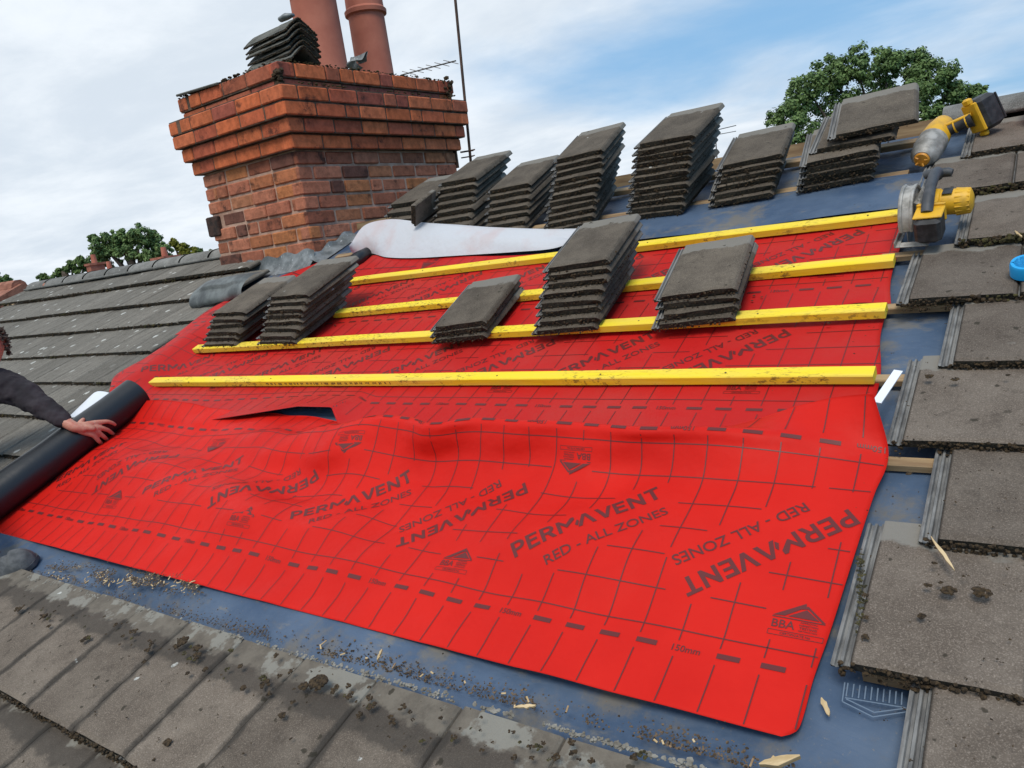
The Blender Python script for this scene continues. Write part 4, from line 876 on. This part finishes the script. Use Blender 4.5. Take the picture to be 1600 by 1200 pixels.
# debris swept along the heads of the lower tiles, by the shoe and crumbs everywhere: nobody could count it
M_GRIT = noisy('grit', (.045, .030, .018), (.15, .105, .065), 60, .95, .5, .003)
random.seed(31); gr = MB(); 
def heads_t(s): return .625
for _ in range(2600):
    px_ = rnd(40, 1240); base = 905+(px_-60)*.2655; c_ = noise.noise(Vector((px_*.012, 3, 0))); 
    if c_ < -.05 and rnd(0, 1) > .2: continue
    off = abs(random.gauss(0, 1))*(9+px_*.012); q = PR(px_, base-off*.8, .006); 
    if q.y < .64: q.z = .045 if q.y < .62 else .02
    lump(gr, q, rnd(.0008, .003), .5, random.choice((0, 0, 0, 1)))
for _ in range(3200):
    px_ = rnd(70, 330); py_ = 891+(px_-70)*.10+random.gauss(0, 8); q = PR(px_, py_, .004)
    if noise.noise(Vector((px_*.035, py_*.08, 5))) < -.12: continue
    lump(gr, q, rnd(.0010, .0034), .4, random.choice((0, 0, 0, 1, 1, 1, 2)) if rnd(0, 1) < .5 else 0)
for _ in range(160):
    px_, py_ = random.choice(((1400, 1060), (1390, 830), (1470, 640))); q = PR(px_+random.gauss(0, 30), py_+random.gauss(0, 14), .006); 
o = gr.build('grit', [M_GRIT, M_MOSS, M_CHIP], None, WR); tag(o, 'brown grit and wood dust along the top of the lower tiles', 'grit', kind='stuff')
ch_ = MB()
for _ in range(70):
    if rnd(0, 1) < .7: px_ = rnd(75, 300); py_ = 893+(px_-70)*.10+rnd(-10, 10); z_ = .012
    else: px_ = rnd(500, 1230); py_ = 905+(px_-60)*.2655+rnd(-20, 2); z_ = .016
    q = PR(px_, py_, z_); an = rnd(0, 6.28); L = rnd(.005, .018); M2_ = Matrix.Translation(q) @ Matrix.Rotation(an, 4, 'Z') @ Matrix.Rotation(rnd(-.25, .25), 4, 'Y'); ch_.box((0, -.0018, 0), (L, .0018, .0016), M=M2_, mi=random.choice((0, 0, 1)))
o = ch_.build('wood_shavings', [M_CHIP, M_WOOD], None, WR); tag(o, 'pale wood shavings scattered on the felt below the red sheet', 'wood shavings', kind='stuff')
mc = MB(); random.seed(12)
def clump(px_, py_, n, r, k=10, mi=0): lump2(mc, PR(px_, py_, n), r*.72, .5, mi, int(k*1.6)) if (n != .062 and n != .068) or py_ > 908+(px_-32)*.277 else None
for _ in range(130):
    px_ = rnd(0, 1150); u = rnd(0, 1); py_ = 945+(px_)*.27+random.gauss(0, 20)*(.5+px_/900); clump(px_, py_, .062, rnd(.004, .013)*(1+(u > .9)*.8), 7, random.choice((0, 0, 0, 1)))
for _ in range(150): clump(rnd(0, 1150), rnd(960, 1200), .068, rnd(.002, .006), 4)
for (px_, py_, r_) in ((285, 1003, .022), (308, 1013, .017), (500, 1065, .03), (475, 1072, .016), (262, 1160, .014), (441, 1118, .012), (293, 1052, .008), (130, 1000, .012), (380, 1075, .011)): clump(px_, py_, .066, r_, 22)
for (px_, py_, r_) in ((1484, 924, .016), (1534, 926, .018), (1440, 963, .009), (1353, 995, .009), (1353, 965, .007), (1450, 915, .008), (1352, 930, .008), (1460, 880, .006), (1452, 588, .012), (1492, 593, .011), (1575, 586, .006), (1420, 740, .008), (1470, 910, .005), (1505, 900, .004)): clump(px_, py_, .073, r_, 14)
for _ in range(200): clump(rnd(1330, 1600), rnd(260, 1190), .072, rnd(.0015, .005), 3)
for _ in range(60): clump(1345-rnd(-6, 6)-(0 if 0 else 0), rnd(860, 1010), .06, rnd(.003, .008), 5, 1)
for (px_, py_, r_) in ((524, 508, .009), (518, 505, .007), (1178, 462, .008), (1190, 464, .006), (1175, 470, .006), (1160, 460, .005), (640, 520, .005), (1295, 505, .006), (850, 400, .005)): clump(px_, py_, .028, r_, 8)
for _ in range(110): clump(rnd(420, 1380), rnd(410, 620), .018, rnd(.001, .0032), 2)
o = mc.build('moss_crumbs', [M_MOSS, M_MOSSG], None, WR); tag(o, 'dark moss crumbs fallen on tiles and membranes', 'moss', kind='stuff')
M_PAPER = mat('white_paper', (.72, .76, .82), .7)
mb = MB(); mb.grid(lambda a, c_: Vector((a*.16, c_*.20, .02*math.sin(a*3)+.02*c_)), 8, 8); o = mb.build('paper_sleeve', M_PAPER, None, fr(-4.20, 1.42, .10, .15), smooth=True); tag(o, 'white paper sleeve tucked behind the black roll', 'paper')
# ------------------------------------------------------------------ person
M_SKIN = mat('skin', (.55, .26, .18), .55); b = NB(M_SKIN); v = b.co('Object'); b.set('Base Color', b.mix(b.ramp(b.noise(v, 28, 4, .6), .35, .7), (.56, .28, .20), (.48, .16, .11))); b.bump(b.noise(v, 120, 4, .6), .25, .002); b.b.inputs['Subsurface Weight'].default_value = .05
M_SWT = noisy('dark_sweatshirt', (.017, .014, .018), (.035, .028, .034), 8, .95, .5, .01, bs=26)
M_TRS = noisy('dark_work_trousers', (.02, .02, .024), (.04, .04, .045), 8, .95, .4, .01, bs=20)
M_SHOE = noisy('grey_shoe', (.055, .06, .065), (.11, .115, .12), 30, .8, .3, .003)
M_HAIR = noisy('brown_hair', (.035, .022, .014), (.12, .085, .06), 90, .7, .7, .004)
def skin_mesh(chains, sub=2):
    """chains: list of [(Vector, radius), ...]; the first point of a later chain may be an index tuple joining an earlier one"""
    bm = bmesh.new(); lay = bm.verts.layers.skin.verify(); idx = []
    for c_ in chains:
        prev = None; row = []
        for q in c_:
            if isinstance(q, tuple) and isinstance(q[0], int): vv = idx[q[0]][q[1]]
            else:
                vv = bm.verts.new(q[0]); r = q[1] if isinstance(q[1], (tuple, list)) else (q[1], q[1]); vv[lay].radius = r
                if not idx and not row: vv[lay].use_root = True
            if prev is not None: bm.edges.new((prev, vv))
            row.append(vv); prev = vv
        idx.append(row)
    me = bpy.data.meshes.new('k'); bm.to_mesh(me); bm.free(); o = link(bpy.data.objects.new('k', me)); m_ = o.modifiers.new('s', 'SKIN'); m_.use_smooth_shade = True; m2_ = o.modifiers.new('u', 'SUBSURF'); m2_.levels = sub; m2_.render_levels = sub
    bpy.context.view_layer.update(); r = bpy.data.meshes.new_from_object(o.evaluated_get(bpy.context.evaluated_depsgraph_get())); bpy.data.objects.remove(o); return r
def fuse(name, meshes, mt, parent, vox):
    bm = bmesh.new()
    for m_ in meshes: bm.from_mesh(m_)
    me = bpy.data.meshes.new(name); bm.to_mesh(me); bm.free(); o = link(bpy.data.objects.new('k', me)); r = o.modifiers.new('r', 'REMESH'); r.mode = 'VOXEL'; r.voxel_size = vox; r.use_smooth_shade = True
    sm_ = o.modifiers.new('m', 'SMOOTH'); sm_.iterations = 2; sm_.factor = .5
    bpy.context.view_layer.update(); me2 = bpy.data.meshes.new_from_object(o.evaluated_get(bpy.context.evaluated_depsgraph_get())); bpy.data.objects.remove(o)
    me2.transform(wm(parent).inverted()); me2.materials.clear(); me2.materials.append(mt); o = link(bpy.data.objects.new(name, me2)); o.parent = parent; WM[o.name] = wm(parent).copy(); return o
CF = Vector((S_[2], Y_[2], U_[2]))
def dp(px, py, d): return CAM+raydir(px, py)*(d/F)
def onroll(px, py, lift=.0):       # photo pixel on the roll's upper skin
    d = np.array([px-800, py-600, F]); ds, dn_ = float(d@S_), float(d@N_); os_, on_ = -RC[0], H-RC[1]; r = RC[2]+lift
    A_ = ds*ds+dn_*dn_; B_ = 2*(os_*ds+on_*dn_); C_ = os_*os_+on_*on_-r*r; D_ = B_*B_-4*A_*C_
    k = (-B_-math.sqrt(max(0, D_)))/(2*A_); return CAM+raydir(px, py)*k
per = thing('person', 'crouching person in a dark sweatshirt reaching out to steady the black roll', 'person', fr(-4.5, .9, .06))
wr = onroll(116, 668, .022); dW = (wr-CAM).dot(CF)
elb = dp(30, 611, dW+.06); sh = dp(-48, 590, dW+.05)
palm = onroll(137, 668, .016)
kn = [onroll(153, 660, .012), onroll(155, 667.5, .013), onroll(152, 674.5, .013), onroll(147, 680, .012)]
tips = [onroll(181, 664.5, .006), onroll(179, 680, .006), onroll(171, 690, .006), onroll(160, 694, .006)]
mids = [onroll(168, 658.5, .016), onroll(169, 672, .016), onroll(163, 683, .016), onroll(154, 689, .015)]
ends = [onroll(176, 661, .011), onroll(175, 677, .011), onroll(168, 687.5, .011), onroll(158, 692.5, .010)]
nrm = (palm-W(RC[0], palm.y/math.cos(TH), RC[1])).normalized()
hand = [skin_mesh([[(elb, (.040, .040)), (elb.lerp(wr, .6), (.034, .034)), (wr, (.027, .027)), (palm, (.034, .022))]]),
        skin_mesh([[(wr.lerp(palm, .3), (.024, .022)), (palm, (.034, .021)), (kn[0].lerp(kn[3], .5), (.034, .012))]])]
for k in range(4):
    hand.append(skin_mesh([[(wr.lerp(kn[k], .12), .021), (wr.lerp(kn[k], .45)-nrm*.002, .0195), (wr.lerp(kn[k], .78), .0165), (kn[k], .0138), (mids[k], .0112), (ends[k], .0100), (tips[k], .0082)]]))
th0 = onroll(122, 660, .018); hand.append(skin_mesh([[(wr.lerp(palm, .4), .019), (onroll(125, 661, .010), .0150), (onroll(129, 657, .006), .0120), (onroll(132, 653.5, .002), .0095)]])); hand.append(skin_mesh([[(palm.lerp(kn[0], .75), .0135), (palm.lerp(kn[1], .78), .0150), (palm.lerp(kn[2], .78), .0150), (palm.lerp(kn[3], .75), .0135)]]))
hd = dp(-17, 541, dW+.02); RXv = Vector((1, 0, 0))
chest = sh+Vector((-.17, -.05, -.12)); hip = chest+Vector((-.22, -.30, -.34)); neck = sh+Vector((-.10, .02, .05)); sh2 = sh+Vector((-.20, -.34, -.02))
face = Vector((.80, -.35, -.42)).normalized(); hu = Vector((.35, -.1, .9)); hu = (hu-face*hu.dot(face)).normalized(); hs = face.cross(hu)
HMx = Matrix(((face.x, hs.x, hu.x, hd.x-.035), (face.y, hs.y, hu.y, hd.y), (face.z, hs.z, hu.z, hd.z), (0, 0, 0, 1)))
def head_mesh():
    bm = bmesh.new(); bmesh.ops.create_uvsphere(bm, u_segments=40, v_segments=30, radius=1)
    for v_ in bm.verts:
        p = v_.co; x, y, z_ = p.x*.095, p.y*.075, p.z*.115
        if p.z < 0: x *= 1-.18*p.z*p.z; y *= 1+.28*p.z
        if p.x > 0:
            g1 = lambda a, b_, c_, d_: math.exp(-((p.y-a)/b_)**2-((p.z-c_)/d_)**2)
            x += .024*g1(0, .16, -.18, .22)-.010*g1(.36, .2, .02, .13)-.010*g1(-.36, .2, .02, .13)+.006*g1(0, .5, .2, .1)+.008*g1(0, .25, -.5, .07)+.006*g1(0, .25, -.62, .05)-.006*g1(0, .3, -.56, .03)+.008*g1(0, .25, -.85, .15)
        v_.co = Vector((x, y, z_))
    me = bpy.data.meshes.new('h'); bm.to_mesh(me); bm.free(); me.transform(HMx); return me
ears = skin_mesh([[(HMx @ Vector((-.005, .075, -.02)), .012), (HMx @ Vector((-.012, .088, .01)), .010), (HMx @ Vector((-.005, .080, .03)), .008)]]); ears2 = skin_mesh([[(HMx @ Vector((-.005, -.075, -.02)), .012), (HMx @ Vector((-.012, -.088, .01)), .010), (HMx @ Vector((-.005, -.080, .03)), .008)]])
elb2 = sh2+Vector((.12, -.12, -.24)); wr2 = elb2+Vector((.22, .05, -.08))
foot = W(*P(12, 872, .04), .05); ankle = foot+Vector((-.08, -.02, .07)); knee = ankle+Vector((-.42, -.05, .34)); foot2 = hip+Vector((-.05, .2, -.22)); knee2 = hip+Vector((.35, .15, -.05))
torso = skin_mesh([[(hip, (.13, .10)), (hip.lerp(chest, .5), (.13, .10)), (chest, (.15, .11)), (neck, .055), (HMx @ Vector((-.03, 0, -.06)), .052)], [(0, 2), (sh, .06), (elb, .038), (elb.lerp(wr, .5), .034)], [(0, 2), (sh2, .06), (elb2, .038), (wr2, .027), (wr2+Vector((.08, .0, -.02)), .026)], [(0, 0), (knee, .06), (ankle, .035)], [(0, 0), (knee2, .06), (foot2, .035)]])
fuse('body', [torso, head_mesh(), ears, ears2]+hand, M_SKIN, per, .0033)
cuff = elb.lerp(wr, .93)
m_sw = skin_mesh([[(hip, (.16, .13)), (hip.lerp(chest, .5), (.165, .13)), (chest, (.185, .14)), (neck, .075)], [(0, 2), (sh, .100), (sh.lerp(elb, .5), .092), (elb, .080), (elb.lerp(wr, .35), .062), (elb.lerp(wr, .7), .048), (cuff, .037)], [(0, 2), (sh2, .088), (elb2, .06), (wr2, .038)]])
sw = fuse('sweatshirt', [m_sw], M_SWT, per, .007)
tx = bpy.data.textures.new('folds', 'CLOUDS'); tx.noise_scale = .05; dm = sw.modifiers.new('d', 'DISPLACE'); dm.texture = tx; dm.strength = .024; dm.mid_level = .5
fuse('trousers', [skin_mesh([[(hip, (.17, .14)), (knee, .085), (ankle+Vector((-.03, 0, .02)), .058), (ankle+Vector((-.02, 0, -.02)), .055)], [(0, 0), (knee2, .085), (foot2, .055)]])], M_TRS, per, .010)
# shoe by the corner of the red sheet
toe = PR(50, 866, .045); heel = PR(-90, 925, .045); sdv = (toe-heel).normalized(); an = math.atan2(sdv.y, sdv.x)
SF = fr(toe.x, toe.y, .006, an)
mb = MB(); Ls = .33
def shoe(a, c_):
    x = -Ls*(1-a); wv = .062*(1-.32*(1-a)*a*2)*(math.sqrt(max(0, 1-((a-.80)/.2)**2)) if a > .8 else 1)*(math.sqrt(max(0, 1-((.12-a)/.12)**2)) if a < .12 else 1)
    hgt = .052+.055*sm(.62, .25, a)+.012*math.sin(a*3) if a < .8 else (.062*math.sqrt(max(0, 1-((a-.8)/.21)**2))+.012)
    q = math.pi*2*c_; zz_ = max(0, math.sin(q)); return Vector((x, -math.cos(q)*wv*(1-.25*zz_**2), .014+hgt*zz_ if math.sin(q) > 0 else .014))
mb.grid(shoe, 40, 32); so1 = mb.build('shoe', M_SHOE, per, SF, smooth=True)
mb = MB(); mb.prism([(-Ls*(1-a), -(.066*(1-.32*(1-a)*a*2)*(math.sqrt(max(.02, 1-((a-.80)/.215)**2)) if a > .8 else 1)*(math.sqrt(max(.02, 1-((.12-a)/.13)**2)) if a < .12 else 1))) for a in np.linspace(.0, 1.0, 24)]+[(-Ls*(1-a), (.066*(1-.32*(1-a)*a*2)*(math.sqrt(max(.02, 1-((a-.80)/.215)**2)) if a > .8 else 1)*(math.sqrt(max(.02, 1-((.12-a)/.13)**2)) if a < .12 else 1))) for a in np.linspace(1.0, .0, 24)], 0, .017, M=Matrix.Identity(4))
mb.build('sole', M_TG, so1, SF)
mb = MB()
for k in range(4): x_ = -.115-.03*k; mb.tube([(x_, -.034, .085+.010*k), (x_+.004, 0, .098+.012*k), (x_, .034, .085+.010*k)], .0035, 6)
mb.tube([(-.03, -.045, .03), (-.055, -.035, .062), (-.06, 0, .078), (-.055, .035, .062), (-.03, .045, .03)], .0022, 6)
mb.build('laces', M_TG, so1, SF)
# hair: a cap of many short curls
random.seed(6); mb = MB()
for _ in range(900):
    u, w_ = rnd(-1, 1), rnd(0, 6.28); p = Vector((math.sqrt(1-u*u)*math.cos(w_), math.sqrt(1-u*u)*math.sin(w_), u))
    if p.x > .45 and p.z < .42 or p.z < -.45: continue
    if p.x > .1 and p.z < .0: continue
    q = Vector((p.x*.098, p.y*.079, p.z*.119)); pts = []; t_ = Vector((rnd(-1, 1), rnd(-1, 1), rnd(-1, .6)))
    for j in range(4): pts.append(HMx @ (q+p*(.004+.005*j)+t_*(.004*j)+Vector((rnd(-.003, .003), rnd(-.003, .003), rnd(-.003, .003)))))
    mb.tube(pts, [.0045, .005, .004, .0012], 5)
mb.build('hair', M_HAIR, per, I4, smooth=True)
# ------------------------------------------------------------------ trees and the houses beyond
def leafmat(name, c0, c1):
    m = mat(name, c0, .6, 0, .3); b = NB(m); at = b.attr(); sc2 = b.n('ShaderNodeSeparateColor', {0: at.outputs['Color']}); b.set('Base Color', b.mix(sc2.outputs[1], c0, c1)); b.b.inputs['Transmission Weight'].default_value = 0; return m
M_LF = leafmat('dark_leaves', (.055, .105, .034), (.155, .240, .075)); M_LF2 = leafmat('mid_leaves', (.045, .080, .022), (.12, .185, .05)); M_LFY = leafmat('yellow_leaves', (.10, .12, .015), (.24, .24, .03))
M_BARK = noisy('bark', (.05, .038, .028), (.11, .09, .07), 6, .95, .8, .05)
def tree(name, label, clumps, depth, leaf, nper, ml, grp='trees beyond the houses', dens=1.0):
    cs = [(dp(x, y, depth+rnd(-r, r)*depth/F*.8), r*depth/F) for x, y, r in clumps]; mean = sum((c_ for c_, _ in cs), Vector())/len(cs)
    root = thing(name, label, 'tree', Matrix.Translation((mean.x, mean.y, GZ)), group=grp); mb = MB()
    for c_, R in cs:
        k = int(26*dens)
        for _ in range(k):
            d = Vector((random.gauss(0, 1), random.gauss(0, 1), random.gauss(0, 1))).normalized(); q = c_+d*R*rnd(.35, .95); rr = R*rnd(.18, .34); lt = rnd(0, 1)
            for _ in range(nper):
                e = Vector((random.gauss(0, 1), random.gauss(0, 1), random.gauss(0, .7))).normalized()*rr*rnd(.4, 1.08); p = q+e
                n_ = (e.normalized()+Vector((rnd(-.7, .7), rnd(-.7, .7), rnd(-.2, .9)))).normalized(); t1 = n_.orthogonal().normalized(); t1 = (Matrix.Rotation(rnd(0, 6.28), 3, n_) @ t1); t2 = n_.cross(t1); L = leaf*rnd(.6, 1.3)
                tt = (1, min(1, max(0, lt*.6+rnd(0, .5))), 0)
                mb.add([p-t1*L*.5, p+t2*L*.32, p+t1*L*.55, p-t2*L*.32], [(0, 1, 2, 3)], 0, None, tt)
    mb.build('crown', ml, root, I4)
    tr = MB(); base = Vector((mean.x, mean.y, GZ)); top = mean; tr.tube([base, base.lerp(top, .5)+Vector((.2, 0, 0)), top], [depth*.012, depth*.009, depth*.004], 10)
    for c_, R in cs: 
        f0 = base.lerp(top, rnd(.55, .85)); tr.tube([f0, f0.lerp(c_, .6)+Vector((0, 0, .2)), c_], [depth*.0035, depth*.0022, depth*.0008], 6)
    tr.build('trunk', M_BARK, root, I4, smooth=True)
random.seed(50)
tree('broadleaf_tree', 'big dark green tree rising behind the right ridge and the drill', [(1232, 178, 34), (1262, 140, 30), (1300, 118, 34), (1340, 105, 32), (1385, 98, 30), (1425, 100, 32), (1465, 118, 32), (1485, 142, 26), (1527, 146, 17), (1510, 166, 20), (1250, 215, 36), (1310, 180, 44), (1370, 150, 44), (1430, 150, 40), (1450, 190, 32), (1390, 205, 40), (1330, 225, 36)], 26, .105, 88, M_LF, dens=1.5)
random.seed(51)
tree('broadleaf_tree', 'dark green rounded tree above the left ridge with distant chimneys in front', [(160, 385, 20), (185, 372, 18), (215, 370, 20), (240, 378, 18), (255, 390, 16), (200, 395, 26), (160, 405, 20), (235, 402, 20), (145, 372, 7)], 46, .15, 95, M_LF, dens=1.2)
tree('broadleaf_tree', 'paler low bushy tree at the left of the rounded tree', [(132, 412, 14), (112, 420, 13), (90, 428, 12), (68, 434, 9)], 50, .24, 30, M_LF2)
tree('broadleaf_tree', 'yellowish green tree just left of the brick chimney', [(285, 388, 10), (272, 380, 7), (298, 394, 10)], 48, .22, 30, M_LFY)
tree('broadleaf_tree', 'small mid green tree between the yellowish tree and the chimney', [(310, 396, 9), (326, 398, 9)], 52, .22, 30, M_LF2)
tree('broadleaf_tree', 'dark low tree at the far left edge', [(8, 440, 11), (-12, 436, 16), (24, 446, 6)], 44, .22, 30, M_LF)
tree('broadleaf_tree', 'faint small tree beyond the right end of the ridge', [(1568, 158, 7), (1578, 164, 6), (1558, 168, 6)], 60, .25, 30, M_LF2)
M_CLAY = noisy('clay_roof', (.20, .075, .045), (.33, .14, .09), 9, .9, .5, .02)
def far_house(label, px_, py_, depth, w_, stack_w, stack_h, pots, roofc, dz=0):
    c_ = dp(px_, py_, depth); root = thing('house', label, 'house', Matrix.Translation((c_.x, c_.y, GZ)), group='houses beyond the roof')
    top = c_.z-dz
    mb = MB(); mb.box((c_.x-w_, c_.y-4, GZ), (c_.x+w_*.5, c_.y+4, top-2.2)); mb.build('wall', M_BRK, root, I4)
    mb = MB(); rv = [(c_.x-w_-.3, c_.y-4.3, top-2.3), (c_.x+w_*.5+.3, c_.y-4.3, top-2.3), (c_.x+w_*.5+.3, c_.y, top-.45), (c_.x-w_-.3, c_.y, top-.45), (c_.x-w_-.3, c_.y+4.3, top-2.3), (c_.x+w_*.5+.3, c_.y+4.3, top-2.3)]
    mb.add(rv, [(0, 1, 2, 3), (3, 2, 5, 4), (0, 3, 4), (1, 5, 2)]); rf = mb.build('roof', roofc, root, I4)
    mb = MB(); mb.box((c_.x-stack_w/2, c_.y-.35, top-.9), (c_.x+stack_w/2, c_.y+.35, top+stack_h*.0)); mb.box((c_.x-stack_w/2-.06, c_.y-.41, top-.10), (c_.x+stack_w/2+.06, c_.y+.41, top+.002)); st_ = mb.build('chimney', M_BR2F, rf, I4)
    for k in range(pots):
        mb = MB(); mb.tube([(c_.x-stack_w/2+stack_w*(k+.5)/pots, c_.y, top), (c_.x-stack_w/2+stack_w*(k+.5)/pots, c_.y, top+.42)], [.14, .11], 10); mb.build('chimney_pot', M_POT, root, I4)
M_BR2F = noisy('far_red_brick', (.25, .09, .06), (.38, .15, .10), 5, .9, .3, .02)
far_house('distant red brick house with a broad chimney below the yellowish tree', 258, 401, 34, 6, 1.0, .6, 1, M_CLAY)
far_house('distant house whose small red chimney peeps over the ridge in front of the dark tree', 148, 411, 38, 5, .42, .5, 1, M_CLAY)
far_house('distant house with one tiny chimney pot between the other two far chimneys', 172, 421, 40, 5, .3, .4, 1, M_CLAY)
nb_ = thing('neighbour_house', 'neighbouring house with a red clay tiled roof at the far left', 'house', Matrix.Translation((-13, 3, GZ)))
mb = MB(); e0 = dp(46, 441, 9.6); 
mb.add([(e0.x-.2, e0.y-4, e0.z-1.75), (e0.x-8, e0.y-4, e0.z-1.75), (e0.x-8, e0.y, e0.z), (e0.x-.2, e0.y, e0.z), (e0.x-8, e0.y+4, e0.z-1.75), (e0.x-.2, e0.y+4, e0.z-1.75)], [(1, 0, 3, 2), (2, 3, 5, 4), (0, 5, 3), (1, 2, 4)])
for k in range(16): mb.tube([(e0.x-.3-.48*k, e0.y, e0.z-.04), (e0.x-.3-.48*k-.44, e0.y, e0.z-.035)], .10, 10)
for j in range(11):
    for k in range(2): mb.tube([(e0.x-.35, e0.y-.36*j, e0.z-.1575*j+.01), (e0.x-7.8, e0.y-.36*j, e0.z-.1575*j+.01)], .018, 5)
mb.build('roof', M_CLAY, nb_, I4); mb = MB(); mb.box((e0.x-7.8, e0.y-3.8, GZ), (e0.x-.4, e0.y+3.8, e0.z-1.78)); mb.build('wall', M_BRK, nb_, I4)
rb = thing('distant_aerial', 'thin distant tv aerial seen through the gap between the ridge row stacks', 'aerial', Matrix.Translation(dp(1123, 262, 22)))
mb = MB(); mb.tube([dp(1124, 300, 22), dp(1117, 200, 22)], .018, 6); mb.build('mast', M_ALU, rb, I4)
mb = MB(); mb.tube([dp(1108, 206, 22), dp(1150, 196, 22.3)], .012, 5); mb.tube([dp(1112, 212, 22), dp(1150, 205, 22.3)], .010, 5); mb.build('boom', M_ALU, rb, I4)
# mossy ridge end block at the far right, beyond the last course
mb = MB(); random.seed(2); q = pw(1603, 160, .12)
mb.box((0, -.09, -.08), (.42, .09, .05), ch=.02); o = mb.build('ridge_tile', M_BR1, house, Matrix.Translation(q+Vector((-.0, 0, 0))) @ Matrix.Rotation(.0, 4, 'Z')); o['label'] = 'brownish red clay ridge tile at the right end'
